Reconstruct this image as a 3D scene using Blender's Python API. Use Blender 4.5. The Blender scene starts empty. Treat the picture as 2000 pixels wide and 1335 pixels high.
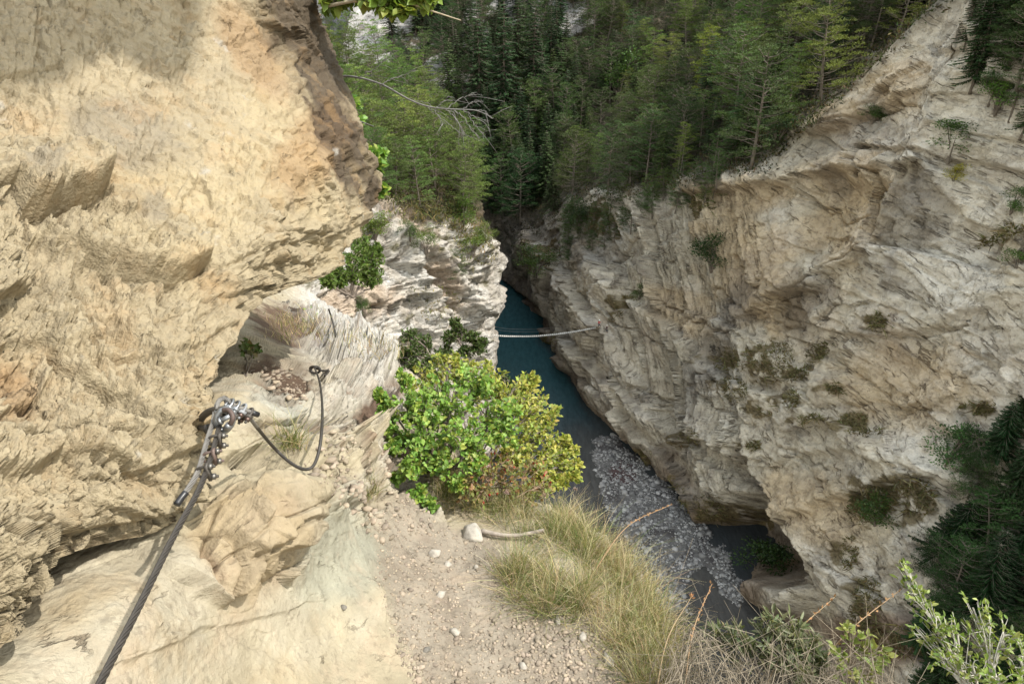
import bpy, math, random
import numpy as np
from mathutils import Vector, Matrix
rng = np.random.default_rng(7); random.seed(7)
D = bpy.data; scene = bpy.context.scene; COL = scene.collection
# ------------------------------------------------------------------ camera model
FP = 1278.0; PIT = math.radians(28)
cP, sP = math.cos(PIT), math.sin(PIT)
FW = np.array([0, cP, -sP]); UPV = np.array([0, sP, cP]); RT = np.array([1., 0, 0])
def unproj(u, v, t):
    u = np.asarray(u, float); v = np.asarray(v, float); t = np.asarray(t, float)
    x = (u-1000)/FP; y = -(v-667.5)/FP
    return t[..., None]*(FW + x[..., None]*RT + y[..., None]*UPV)
def proj(p):
    t = p @ FW
    tt = np.where(t > 0.05, t, 0.05)
    return 1000+FP*p[..., 0]/tt, 667.5-FP*(p @ UPV)/tt, t
RIVZ = -80.0
def unz(u, v, z=RIVZ):
    y = -(v-667.5)/FP; t = z/(-sP+y*cP)
    return unproj(u, v, t)
def lin(r, g, b, k=1.0):
    f = lambda c: (c/255/12.92 if c <= 10 else ((c/255+.055)/1.055)**2.4)
    return np.array([f(r), f(g), f(b)])*k
# ------------------------------------------------------------------ noise
def _tab(seed):
    r = np.random.default_rng(seed)
    p = r.permutation(256); g = r.normal(size=(256, 3)); g /= np.linalg.norm(g, axis=1)[:, None]
    return np.concatenate([p, p]), g
_T = {}
def perlin(p, seed=0):
    sh = p.shape[:-1]; p = p.reshape(-1, 3)
    if seed not in _T: _T[seed] = _tab(seed)
    pm, gr = _T[seed]
    i = np.floor(p).astype(np.int64); f = p-i; i &= 255
    w = f*f*f*(f*(f*6-15)+10)
    out = 0
    for dx in (0, 1):
        wx = w[:, 0] if dx else 1-w[:, 0]
        a = pm[(i[:, 0]+dx) & 255]
        for dy in (0, 1):
            wy = w[:, 1] if dy else 1-w[:, 1]
            b = pm[(a+i[:, 1]+dy) & 255]
            for dz in (0, 1):
                wz = w[:, 2] if dz else 1-w[:, 2]
                h = gr[pm[(b+i[:, 2]+dz) & 255]]
                d = h[:, 0]*(f[:, 0]-dx)+h[:, 1]*(f[:, 1]-dy)+h[:, 2]*(f[:, 2]-dz)
                out = out+wx*wy*wz*d
    return (out*1.5).reshape(sh)
def fbm(p, o=5, g=.5, seed=0, ridge=False):
    a = 1; s = 0; n = 0
    for k in range(o):
        q = perlin(p*(2.03**k)+k*17.3, seed+k)
        if ridge: q = 1-2*np.abs(q)
        s = s+a*q; n += a; a *= g
    return s/n
def facets(ab, seed=0, tilt=1.0):
    """2-D Worley cells: each cell a tilted plane; returns height and edge distance"""
    sh = ab.shape[:-1]; p = ab.reshape(-1, 2)
    r = np.random.default_rng(seed+100)
    J = r.random((64, 64, 2)); Tn = r.normal(size=(64, 64, 3))
    i = np.floor(p).astype(np.int64)
    best = np.full(len(p), 9e9); second = np.full(len(p), 9e9); val = np.zeros(len(p))
    for dx in (-1, 0, 1):
        for dy in (-1, 0, 1):
            c = i+np.array([dx, dy]); cm = c & 63
            q = c+J[cm[:, 0], cm[:, 1]]; d = p-q
            dd = (d*d).sum(1); tn = Tn[cm[:, 0], cm[:, 1]]
            vv = tn[:, 0]*.5+tilt*(d[:, 0]*tn[:, 1]+d[:, 1]*tn[:, 2])
            closer = dd < best
            second = np.where(closer, best, np.minimum(second, dd))
            val = np.where(closer, vv, val); best = np.where(closer, dd, best)
    e = np.sqrt(second)-np.sqrt(best)
    return val.reshape(sh), e.reshape(sh)
def sstep(a, b, x):
    t = np.clip((x-a)/(b-a), 0, 1); return t*t*(3-2*t)
def interp(x, tab):
    a = np.array(tab, float); o = np.argsort(a[:, 0]); a = a[o]
    return np.interp(x, a[:, 0], a[:, 1])
def tps(ctrl, u, v, lam=1e-3):
    c = np.array(ctrl, float); P = c[:, :2]/1000; y = np.log(c[:, 2]); n = len(c)
    K = lambda r2: 0.5*r2*np.log(r2+1e-12)
    A = np.zeros((n+3, n+3)); d = P[:, None]-P[None]
    A[:n, :n] = K((d**2).sum(-1))+lam*np.eye(n)
    A[:n, n] = 1; A[:n, n+1:] = P; A[n, :n] = 1; A[n+1:, :n] = P.T
    w = np.linalg.solve(A, np.concatenate([y, np.zeros(3)]))
    U = u/1000; V = v/1000; o = w[n]+w[n+1]*U+w[n+2]*V
    for k in range(n):
        o = o+w[k]*K((U-P[k, 0])**2+(V-P[k, 1])**2)
    return np.exp(o)
def pldist(u, v, pl):
    """distance to a polyline and signed side (positive = above / left of travel)"""
    best = np.full(u.shape, 9e9); side = np.zeros(u.shape)
    for (x0, y0), (x1, y1) in zip(pl[:-1], pl[1:]):
        dx, dy = x1-x0, y1-y0; L2 = dx*dx+dy*dy
        k = np.clip(((u-x0)*dx+(v-y0)*dy)/L2, 0, 1)
        d = np.hypot(u-x0-k*dx, v-y0-k*dy)
        s = (u-x0)*dy-(v-y0)*dx
        m = d < best; best = np.where(m, d, best); side = np.where(m, np.sign(s), side)
    return best, side
def inpoly(u, v, pl):
    r = np.zeros(np.shape(u), bool); n = len(pl)
    for k in range(n):
        x0, y0 = pl[k]; x1, y1 = pl[(k+1) % n]
        if y0 == y1: continue
        c = ((y0 > v) != (y1 > v)) & (u < (x1-x0)*(v-y0)/(y1-y0)+x0)
        r ^= c
    return r
def polymask(u, v, pl, soft, nz=0):
    d, _ = pldist(u, v, pl+[pl[0]]); ins = inpoly(u, v, pl)
    return sstep(-soft, soft, np.where(ins, d, -d)+nz)
def ell(u, v, cu, cv, ru, rv, ang=0, nz=0):
    a = math.radians(ang); x = (u-cu)*math.cos(a)+(v-cv)*math.sin(a); y = -(u-cu)*math.sin(a)+(v-cv)*math.cos(a)
    return 1-sstep(.55, 1.25, np.sqrt((x/ru)**2+(y/rv)**2)+nz)
def ledge_step(u, v, pl, amp, w, back=None):
    """rock stands proud on the positive side of the polyline, fading over w; sharp lip on the other"""
    d, s = pldist(u, v, pl); back = back or w*.12
    return amp*np.where(s > 0, np.exp(-(d/w)**2), np.exp(-(d/back)**2))
def groove(u, v, pl, amp, w):
    d, s = pldist(u, v, pl); return -amp*np.exp(-(d/w)**2)
# ------------------------------------------------------------------ object helpers
def tag(o, label=None, cat=None, group=None, kind=None):
    if label: o['label'] = label
    if cat: o['category'] = cat
    if group: o['group'] = group
    if kind: o['kind'] = kind
    return o
def empty(name, loc, rz=0.0):
    o = D.objects.new(name, None); COL.objects.link(o); o.location = loc; o.rotation_euler = (0, 0, rz)
    o.empty_display_size = .05; return o
class MB:
    def __init__(s): s.v = []; s.f = []; s.c = []; s.n = 0
    def add(s, v, f, col=(1, 1, 1)):
        v = np.asarray(v, float).reshape(-1, 3); f = np.asarray(f, int)
        c = np.asarray(col, float)
        if c.ndim == 1: c = np.tile(c[:3], (len(v), 1))
        s.v.append(v); s.f.append(f+s.n); s.c.append(c); s.n += len(v)
    def build(s, name, mat, parent=None, smooth=False, origin=None):
        V = np.concatenate(s.v); C = np.concatenate(s.c)
        if origin is not None: V = V-np.asarray(origin)
        me = D.meshes.new(name); me.vertices.add(len(V)); me.vertices.foreach_set('co', V.astype(np.float32).ravel())
        li = np.concatenate([f.ravel() for f in s.f]); tot = np.concatenate([np.full(len(f), f.shape[1]) for f in s.f])
        st = np.concatenate([[0], np.cumsum(tot)[:-1]])
        me.loops.add(len(li)); me.loops.foreach_set('vertex_index', li.astype(np.int32))
        me.polygons.add(len(tot)); me.polygons.foreach_set('loop_start', st.astype(np.int32))
        me.polygons.foreach_set('loop_total', tot.astype(np.int32))
        if smooth: me.polygons.foreach_set('use_smooth', np.ones(len(tot), bool))
        a = me.color_attributes.new('col', 'FLOAT_COLOR', 'POINT')
        a.data.foreach_set('color', np.concatenate([C, np.ones((len(C), 1))], 1).astype(np.float32).ravel())
        me.update(calc_edges=True); me.validate()
        o = D.objects.new(name, me); COL.objects.link(o)
        if mat: me.materials.append(mat)
        if parent: o.parent = parent
        return o
def gridfaces(nr, nc, flip=False):
    i = np.arange(nr*nc).reshape(nr, nc)
    f = np.stack([i[:-1, :-1], i[:-1, 1:], i[1:, 1:], i[1:, :-1]], -1).reshape(-1, 4)
    return f[:, ::-1] if flip else f
def gnormals(V):
    du = np.gradient(V, axis=1); dv = np.gradient(V, axis=0); n = np.cross(du, dv)
    n /= np.linalg.norm(n, axis=-1)[..., None]+1e-12
    return n
class Surf:
    """sampled rock sheet: look up the ground point under a photo position"""
    def __init__(s, V, cell=4):
        s.cell = cell; n = gnormals(V); n = np.where((n*-V).sum(-1)[..., None] < 0, -n, n)
        s.P = V.reshape(-1, 3); s.N = n.reshape(-1, 3)
        u, v, t = proj(s.P); W, H = 2800//cell, 2600//cell
        iu = ((u+400)/cell).astype(int); iv = ((v+400)/cell).astype(int)
        ok = (iu >= 0) & (iu < W) & (iv >= 0) & (iv < H) & (t > .1)
        idx = np.full((H, W), -1); o = np.argsort(-t[ok]); k = np.nonzero(ok)[0][o]
        idx[iv[k], iu[k]] = k
        for _ in range(5):
            for ax, sh in ((0, 1), (0, -1), (1, 1), (1, -1)):
                r = np.roll(idx, sh, ax); idx = np.where(idx < 0, r, idx)
        s.idx = idx
    def at(s, u, v):
        k = s.idx[((np.asarray(v)+400)/s.cell).astype(int), ((np.asarray(u)+400)/s.cell).astype(int)]
        return s.P[k], s.N[k], k >= 0
    def pt(s, u, v):
        p, n, ok = s.at(u, v); return p
def sheet(name, V, C, st, mat, flip=False, smooth=False):
    nr, nc = V.shape[:2]; b = MB(); b.add(V, gridfaces(nr, nc, flip), C.reshape(-1, 3))
    o = b.build(name, mat, smooth=smooth)
    a = o.data.attributes.new('strat', 'FLOAT_VECTOR', 'POINT')
    a.data.foreach_set('vector', st.astype(np.float32).ravel())
    return o
def tube(b, pts, rad, sides=6, col=(1, 1, 1), cap=True):
    p = np.asarray(pts, float); n = len(p); rad = np.broadcast_to(np.asarray(rad, float), (n,))
    tn = np.gradient(p, axis=0); tn /= np.linalg.norm(tn, axis=1)[:, None]+1e-12
    ref = np.array([0, 0, 1.]) if abs(tn[0][2]) < .9 else np.array([1., 0, 0])
    x = np.cross(tn[0], ref); x /= np.linalg.norm(x); X = [x]
    for k in range(1, n):
        x = X[-1]-tn[k]*np.dot(X[-1], tn[k]); X.append(x/(np.linalg.norm(x)+1e-12))
    X = np.array(X); Y = np.cross(tn, X)
    a = np.linspace(0, 2*math.pi, sides, endpoint=False)
    v = p[:, None]+rad[:, None, None]*(np.cos(a)[None, :, None]*X[:, None]+np.sin(a)[None, :, None]*Y[:, None])
    i = np.arange(n*sides).reshape(n, sides); j = np.roll(i, -1, 1)
    f = np.stack([i[:-1], j[:-1], j[1:], i[1:]], -1).reshape(-1, 4)
    c = np.asarray(col, float)
    if c.ndim == 2: c = np.repeat(c, sides, 0)
    b.add(v, f, c)
    if cap:
        b2 = np.arange(sides)[::-1][None]; b.v.append(np.zeros((0, 3))); b.c.append(np.zeros((0, 3)))
        base = b.n-n*sides
        b.f.append(b2+base); b.f.append((np.arange(sides)+(n-1)*sides)[None]+base)
    return X, Y, tn
def spline(pts, n):
    p = np.asarray(pts, float); k = len(p)
    q = np.concatenate([[2*p[0]-p[1]], p, [2*p[-1]-p[-2]]])
    t = np.linspace(0, k-1-1e-6, n); i = t.astype(int); f = (t-i)[:, None]
    a, b_, c, d = q[i], q[i+1], q[i+2], q[i+3]
    return .5*((2*b_)+(-a+c)*f+(2*a-5*b_+4*c-d)*f**2+(-a+3*b_-3*c+d)*f**3)
def resample(p, step):
    d = np.concatenate([[0], np.cumsum(np.linalg.norm(np.diff(p, axis=0), axis=1))])
    n = max(4, int(d[-1]/step)); s = np.linspace(0, d[-1], n)
    return np.stack([np.interp(s, d, p[:, k]) for k in range(3)], 1), s
def wire_rope(b, pts, r, pitch, strands=6, sides=6, step=None, col=(.3, .28, .26)):
    p, s = resample(np.asarray(pts, float), step or pitch/14)
    tmp = MB(); X, Y, T = tube(tmp, p, r*.5, 5)
    tube(b, p, r*.55, 6, np.array(col)*.15)
    for k in range(strands):
        a = 2*math.pi*(s/pitch+k/strands)
        q = p+r*.66*(np.cos(a)[:, None]*X+np.sin(a)[:, None]*Y)
        tube(b, q, r*.325, sides, col)
# ------------------------------------------------------------------ materials
class NT:
    def __init__(s, name):
        s.m = D.materials.new(name); s.m.use_nodes = True; s.t = s.m.node_tree; s.t.nodes.clear()
        s.out = s.n('ShaderNodeOutputMaterial')
    def n(s, ty, **k):
        o = s.t.nodes.new(ty)
        for a, v in k.items():
            if a in o.inputs: s.set(o.inputs[a], v)
            else: setattr(o, a, v)
        return o
    def set(s, i, v):
        if isinstance(v, bpy.types.NodeSocket): s.t.links.new(v, i)
        else: i.default_value = v
    def math(s, op, a, b=0.0, clamp=False):
        o = s.n('ShaderNodeMath', operation=op); o.use_clamp = clamp; s.set(o.inputs[0], a); s.set(o.inputs[1], b); return o.outputs[0]
    def vmul(s, a, b):
        o = s.n('ShaderNodeVectorMath', operation='MULTIPLY'); s.set(o.inputs[0], a); s.set(o.inputs[1], b); return o.outputs[0]
    def vadd(s, a, b):
        o = s.n('ShaderNodeVectorMath', operation='ADD'); s.set(o.inputs[0], a); s.set(o.inputs[1], b); return o.outputs[0]
    def scale(s, a, k):
        o = s.n('ShaderNodeVectorMath', operation='SCALE'); s.set(o.inputs[0], a); s.set(o.inputs['Scale'], k); return o.outputs[0]
    def noise(s, vec, sc, det=8, ro=.6, dist=0.0):
        o = s.n('ShaderNodeTexNoise'); s.set(o.inputs['Vector'], vec); s.set(o.inputs['Scale'], sc); s.set(o.inputs['Detail'], det)
        s.set(o.inputs['Roughness'], ro); s.set(o.inputs['Distortion'], dist); return o
    def remap(s, x, a, b, c, d):
        o = s.n('ShaderNodeMapRange'); o.clamp = True
        for i, v in zip(range(5), (x, a, b, c, d)): s.set(o.inputs[i], v)
        return o.outputs[0]
    def mix(s, fac, a, b, mode='MIX'):
        o = s.n('ShaderNodeMix', data_type='RGBA', blend_type=mode); s.set(o.inputs[0], fac); s.set(o.inputs[6], a); s.set(o.inputs[7], b); return o.outputs[2]
def rock_mat(name, sc, along, across, bump=1.0, dist=.02, crack=.5, tint=(.25, .2, .15), tintamt=.35, rough=.92, fine=1.0, contrast=1.0, strw=1.0, det=5, lines=.5, lmask=.46, warp=.8):
    t = NT(name)
    at = t.n('ShaderNodeAttribute', attribute_name='col').outputs['Color']
    st = t.n('ShaderNodeAttribute', attribute_name='strat').outputs['Vector']
    pos = t.n('ShaderNodeNewGeometry').outputs['Position']
    n1 = t.noise(pos, sc, det, .68)
    n1b = t.noise(pos, sc*5.3, det-2.2, .7)
    sv = t.vmul(st, (along, across, 1.0))
    dw = t.noise(pos, sc*.6, 3, .5)
    sv = t.vadd(sv, t.scale(dw.outputs['Color'], warp))
    n2 = t.noise(sv, 1.0, det, .66)
    n4 = t.noise(t.vmul(sv, (.55, .8, 1)), 1.3, det-1, .6); n5 = t.noise(pos, sc*1.3, 3, .6)
    ln = t.math('MULTIPLY', t.remap(t.math('ABSOLUTE', t.math('SUBTRACT', n4.outputs[0], .5)), .004, .02, 1, 0), t.remap(n5.outputs[0], lmask, lmask+.14, 0, 1))
    vo = t.n('ShaderNodeTexVoronoi', feature='DISTANCE_TO_EDGE')
    t.set(vo.inputs['Vector'], t.vadd(t.vmul(st, (along*1.2, across*.5, 1)), t.scale(t.noise(pos, sc*1.5, 6, .6).outputs['Color'], 1.6))); t.set(vo.inputs['Scale'], 1.1)
    ck = t.remap(vo.outputs['Distance'], 0, .05, 0, 1)
    c = contrast
    col = t.mix(1.0, at, t.n('ShaderNodeCombineColor', Red=t.remap(n1.outputs[0], .3, .7, 1-.32*c, 1+.25*c), Green=t.remap(n1.outputs[0], .3, .7, 1-.35*c, 1+.25*c), Blue=t.remap(n1.outputs[0], .3, .7, 1-.38*c, 1+.26*c)).outputs[0], 'MULTIPLY')
    k2 = t.remap(n2.outputs[0], .33, .67, 1-.42*c*strw, 1+.25*c*strw)
    col = t.mix(1.0, col, t.n('ShaderNodeCombineColor', Red=k2, Green=k2, Blue=k2).outputs[0], 'MULTIPLY')
    tf = t.remap(t.noise(pos, sc*.9, 8, .7).outputs[0], .52, .68, 0, tintamt)
    col = t.mix(tf, col, (*tint, 1))
    sp = t.remap(n1b.outputs[0], .56, .66, 0, .6*c)
    fl = t.remap(t.noise(pos, sc*7.1, det-2.5, .65).outputs[0], .58, .66, 0, .5*c)
    col = t.mix(sp, col, t.mix(1.0, col, (.35, .33, .32, 1), 'MULTIPLY'))
    col = t.mix(fl, col, t.mix(1.0, col, (1.3, 1.32, 1.34, 1), 'MULTIPLY'))
    col = t.mix(t.math('MULTIPLY', ln, lines), col, t.mix(1.0, col, (.30, .26, .22, 1), 'MULTIPLY'))
    h = t.math('ADD', t.math('MULTIPLY', n1.outputs[0], 1.0), t.math('MULTIPLY', n2.outputs[0], 1.3*strw))
    h = t.math('ADD', h, t.math('MULTIPLY', n1b.outputs[0], .28*fine))
    h = t.math('ADD', h, t.math('MULTIPLY', ck, crack*.35))
    h = t.math('SUBTRACT', h, t.math('MULTIPLY', ln, .5*lines))
    bp = t.n('ShaderNodeBump', Strength=bump, Distance=dist, Height=h)
    bs = t.n('ShaderNodeBsdfPrincipled', Roughness=rough, Normal=bp.outputs[0]); t.set(bs.inputs['Base Color'], col)
    bs.inputs['Specular IOR Level'].default_value = .25
    t.set(t.out.inputs[0], bs.outputs[0]); return t.m
def leaf_mat(name, trans=.3, rnd=.25, rough=.5, gloss=.3):
    t = NT(name); at = t.n('ShaderNodeAttribute', attribute_name='col').outputs['Color']
    oi = t.n('ShaderNodeObjectInfo')
    col = t.mix(1.0, at, oi.outputs['Color'], 'MULTIPLY')
    k = t.remap(oi.outputs['Random'], 0, 1, 1-rnd, 1+rnd)
    k2 = t.remap(t.math('FRACT', t.math('MULTIPLY', oi.outputs['Random'], 7.31)), 0, 1, 1-rnd*.5, 1+rnd*.5)
    col = t.mix(1.0, col, t.n('ShaderNodeCombineColor', Red=t.math('MULTIPLY', k, k2), Green=k, Blue=k).outputs[0], 'MULTIPLY')
    bs = t.n('ShaderNodeBsdfPrincipled', Roughness=rough); t.set(bs.inputs['Base Color'], col); bs.inputs['Specular IOR Level'].default_value = gloss
    tr = t.n('ShaderNodeBsdfTranslucent'); t.set(tr.inputs[0], t.mix(1.0, col, (1.1, 1.05, .6, 1), 'MULTIPLY'))
    mx = t.n('ShaderNodeMixShader', Fac=trans); t.set(mx.inputs[1], bs.outputs[0]); t.set(mx.inputs[2], tr.outputs[0])
    t.set(t.out.inputs[0], mx.outputs[0]); return t.m
def plain(name, col=None, rough=.6, metal=0., nsc=40, namp=.25, bump=.0, bd=.002):
    t = NT(name); pos = t.n('ShaderNodeTexCoord').outputs['Object']
    at = t.n('ShaderNodeAttribute', attribute_name='col').outputs['Color'] if col is None else None
    n = t.noise(pos, nsc, 6, .65)
    k = t.remap(n.outputs[0], .3, .7, 1-namp, 1+namp); kc = t.n('ShaderNodeCombineColor', Red=k, Green=k, Blue=k).outputs[0]
    c = t.mix(1.0, at if at is not None else (*col, 1), kc, 'MULTIPLY')
    bs = t.n('ShaderNodeBsdfPrincipled', Metallic=metal); t.set(bs.inputs['Base Color'], c)
    t.set(bs.inputs['Roughness'], t.remap(n.outputs[0], .3, .7, max(0, rough-.12), min(1, rough+.12)))
    if bump:
        bp = t.n('ShaderNodeBump', Strength=bump, Distance=bd, Height=n.outputs[0]); t.set(bs.inputs['Normal'], bp.outputs[0])
    t.set(t.out.inputs[0], bs.outputs[0]); return t.m
M_BOULDER = rock_mat('ochre_limestone', 5.5, 5, 8, 1.0, .030, .05, (.36, .22, .10), .3, contrast=.42, strw=.3, fine=1.2, det=6, lines=.5, lmask=.56)
M_LEDGE = rock_mat('pale_schist', 6, 5, 9, 1.0, .014, .1, (.40, .29, .20), .3, contrast=.62, strw=.4, fine=1.3, det=6, lines=.6, lmask=.55)
M_RIGHT = rock_mat('grey_cliff_rock',   .33, .16, .52, 1.0, .75, .25, (.42, .33, .24), .3, contrast=.75, strw=.5, det=5, lines=.7, warp=.35)
M_LEFT = rock_mat('white_cliff_rock', .45, .22, 1.1, 1.0, .45, .25, (.30, .23, .17), .3, contrast=.65, strw=.6, det=5, lines=.75, warp=.4)
M_FAR = rock_mat('far_cliff_rock', .16, .1, .2, 1.0, 1.6, .3, (.16, .15, .14), .3, contrast=.9, det=4, lines=.6)
M_NEEDLE = leaf_mat('conifer_needles', .25, .32, .7, .15)
M_LEAF = leaf_mat('green_leaves', .38, .12, .45, .35)
M_GRASS = leaf_mat('grass_blades', .3, .1, .6, .2)
M_BARK = plain('bark', None, .9, nsc=30, namp=.35, bump=.6)
M_STEEL = plain('weathered_steel', None, .6, .15, 120, .3, .3, .001)
M_ZINC = plain('galvanised_steel', None, .36, .7, 90, .22, .2, .0006)
M_TAPE = plain('black_tape', (.02, .02, .022), .4, 0, 80, .3)
M_STONE = plain('loose_stone', None, .9, 0, 30, .3, .6, .01)
M_WOOD = plain('grey_planks', (.62, .60, .55), .8, 0, 6, .3)
M_CLOTH = plain('cloth', None, .85, 0, 20, .15)
M_HELMET = plain('helmet_shell', None, .4, 0, 10, .05)
# ------------------------------------------------------------------ light
SUN_EL, SUN_AZ = math.radians(55), math.radians(-14)      # azimuth measured from +X towards +Y
sdir = np.array([math.cos(SUN_EL)*math.cos(SUN_AZ), math.cos(SUN_EL)*math.sin(SUN_AZ), math.sin(SUN_EL)])
w = D.worlds.new('World'); scene.world = w; w.use_nodes = True
nt = w.node_tree; bg = nt.nodes['Background']
sky = nt.nodes.new('ShaderNodeTexSky'); sky.sky_type = 'NISHITA'; sky.sun_disc = False
sky.sun_elevation = SUN_EL; sky.sun_rotation = math.radians(90)-SUN_AZ
sky.air_density = 3.0; sky.dust_density = 1.5; sky.ozone_density = 1.0; sky.altitude = 0
hs = nt.nodes.new('ShaderNodeHueSaturation'); hs.inputs['Saturation'].default_value = .45
nt.links.new(sky.outputs[0], hs.inputs['Color']); nt.links.new(hs.outputs[0], bg.inputs[0]); bg.inputs[1].default_value = .15
L = D.lights.new('sun', 'SUN'); L.energy = 2.3; L.angle = math.radians(.6); L.color = (1, .96, .89)
lo = D.objects.new('sun', L); COL.objects.link(lo)
lo.rotation_euler = Vector(sdir).to_track_quat('Z', 'Y').to_euler()
cam = D.cameras.new('camera'); co = D.objects.new('camera', cam); COL.objects.link(co); scene.camera = co
cam.sensor_width = 36; cam.lens = FP/2000*36; cam.clip_start = .05; cam.clip_end = 3000
co.rotation_euler = (math.radians(90)-PIT, 0, 0)
scene.view_settings.view_transform = 'Standard'; scene.view_settings.look = 'None'; scene.view_settings.exposure = 1.15
scene.render.resolution_x = 1024; scene.render.resolution_y = 683
# ------------------------------------------------------------------ terrain helpers
def rows_grid(vs, uL, uR, nc, pw=1.0):
    """pixel grid: one row per v, columns from the left limit to the silhouette"""
    k = np.linspace(0, 1, nc)**pw
    L_ = interp(vs, uL); R_ = interp(vs, uR)
    return L_[:, None]+(R_-L_)[:, None]*k[None], np.repeat(vs[:, None], nc, 1)
def add_skirt(V, dirs, length, n, drop_noise=.0, seed=3, power=1.4, turn=.35):
    """continue the sheet past its silhouette: rounding away from the eye, then falling off"""
    e = V[:, -1]; tn = V[:, -1]-V[:, -3]; tn = tn/(np.linalg.norm(tn, axis=1)[:, None]+1e-9)
    dirs = dirs/np.linalg.norm(dirs, axis=1)[:, None]
    out = []; p = e.copy(); prev = 0
    for k in range(1, n+1):
        s = (k/n)**power*length; b = min(1, k/(n*turn))
        d = tn*(1-b)*.4+dirs*(b+.25); d = d/np.linalg.norm(d, axis=1)[:, None]
        p = p+d*np.asarray(s-prev)[..., None] if np.ndim(s) else p+d*(s-prev)
        prev = s; out.append(p.copy())
    return np.concatenate([V, np.stack(out, 1)], 1)
def mixc(c, col, m): return c+(np.asarray(col)-c)*m[..., None]
def amp(x): return x[..., None]
# ================================================================== A: the overhanging boulder wall, upper left
vs = np.concatenate([np.linspace(-330, 0, 60), np.linspace(0, 1290, 560)[1:]])
bR = [(-330,560),(-200,575),(-100,592),(0,612),(60,630),(100,640),(150,655),(200,680),(250,697),(310,722),(345,734),(375,738),(410,728),(450,700),
      (480,682),(510,660),(535,630),(550,595),(562,560),(580,527),(600,500),(640,474),(680,455),(720,438),(760,412),(790,398),(830,386),(880,378),
      (930,356),(960,348),(1000,342),(1025,325),(1045,280),(1060,205),(1078,140),(1100,85),(1130,52),(1180,22),(1230,-15),(1290,-70)]
U, Vv = rows_grid(vs, [(-330,-280),(1290,-280)], bR, 420)
ctl = [(-260,-330,2.3),(-260,0,1.75),(-260,500,1.15),(-260,1000,.86),(-260,1300,.76),(0,-300,2.7),(0,0,2.15),(0,300,1.75),(0,500,1.5),(0,700,1.32),(0,900,1.14),(0,1100,1.0),(0,1220,.99),
 (200,-300,3.0),(200,0,2.45),(200,300,2.0),(200,500,1.72),(200,700,1.5),(200,900,1.3),(200,1040,1.27),(400,-300,3.6),(400,0,2.95),(400,200,2.55),(400,400,2.15),(400,560,1.9),(400,700,1.68),(380,800,1.58),
 (550,0,3.5),(550,200,3.0),(600,350,2.75),(550,500,2.25),(500,580,2.1),(560,-300,4.4),(610,60,4.3),(668,200,4.1),(700,350,3.7),(730,385,3.95),(680,470,3.2),(640,522,2.85),(350,940,1.43),(330,1010,1.4),(430,720,1.72),(455,660,1.85),(60,1110,1.06)]
ctl_b = ctl; T = tps(ctl, U, Vv, 2e-3)
V = unproj(U, Vv, T)
N = gnormals(V); N = np.where((N*-V).sum(-1)[..., None] < 0, -N, N)
n3 = fbm(V*2.2, 5, .5, 1); rd = fbm(V*np.array([3, 3, 5.]), 6, .55, 11, True)
sab = np.stack([(U*.55+Vv*.83), (-U*.83+Vv*.55)], -1)
f1, e1 = facets(sab/np.array([180, 115])+n3[..., None]*.5, 1); f2, e2 = facets(sab/np.array([62, 42])+n3[..., None]*.8, 2); f3, e3 = facets(sab/np.array([22, 17])+n3[..., None]*1.2, 3)
rough = .55+.45*np.maximum.reduce([ell(U, Vv, 80, 560, 260, 260), ell(U, Vv, 600, 430, 190, 170), ell(U, Vv, 620, 160, 110, 260), .5*sstep(600, 760, Vv)])
wob = perlin(V*9, 41)*9
d = .030*n3+rough*(.022*f1+.014*f2+.022*rd)+.011*f3*(.4+.6*rough)-.011*(1-sstep(0, .12, e3))*sstep(.02, .22, perlin(V*8, 45))+.016*fbm(V*15, 6, .6, 21)
d = d+.009*fbm(V*50, 4, .6, 25)-.006*np.maximum(0, fbm(V*22, 4, .6, 27)-.25)*4
d = d-rough*.016*(1-sstep(0, .07, e2))*sstep(-.1, .3, n3)
Uw, Vw = U+wob, Vv+perlin(V*9, 43)*9
wz = fbm(V*7, 4, .6, 47)*22
d = d+.13*polymask(U+wz, Vv-wz, [(-90,300),(40,270),(170,300),(208,370),(182,396),(130,418),(70,441),(30,433),(0,402),(-90,385)], 7)*sstep(255, 430, Vv+.25*U)
d = d+.085*polymask(U+wz, Vv-wz, [(60,440),(230,400),(420,440),(400,520),(362,545),(330,557),(240,553),(205,548),(150,525),(100,508)], 7)*sstep(400, 550, Vv)
d = d+.06*polymask(U+wz, Vv-wz, [(-90,420),(0,405),(28,445),(38,500),(20,600),(-90,620)], 7)
for pl, a_, w_ in [ ([(380,545),(470,520),(540,478),(560,455)], .012, 60),
                   ([(640,525),(600,540),(560,556)], .03, 40), ([(-30,690),(60,700),(140,760),(240,800),(300,905)], .035, 120), ([(130,720),(250,715),(330,690),(420,650)], .016, 60),
                   ([(-40,940),(30,935),(90,905),(180,910),(260,925),(330,900)], .04, 120), ([(0,1120),(60,1060),(150,1035),(220,1020),(330,990)], .03, 60),
                   ([(215,1000),(255,1000),(300,1010),(335,985)], .035, 45), ([(-20,830),(30,815),(60,790),(80,750),(70,690)], .02, 50), ([(560,470),(620,455),(680,445),(715,420)], .02, 40),
                   ([(640,290),(690,340),(730,370)], .03, 30), ([(560,90),(610,180),(650,250),(690,300)], .03, 60), ([(470,0),(520,60),(560,130),(600,210)], .02, 40)]:
    d = d+1.1*ledge_step(Uw, Vw, pl, a_, w_, 4)
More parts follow.
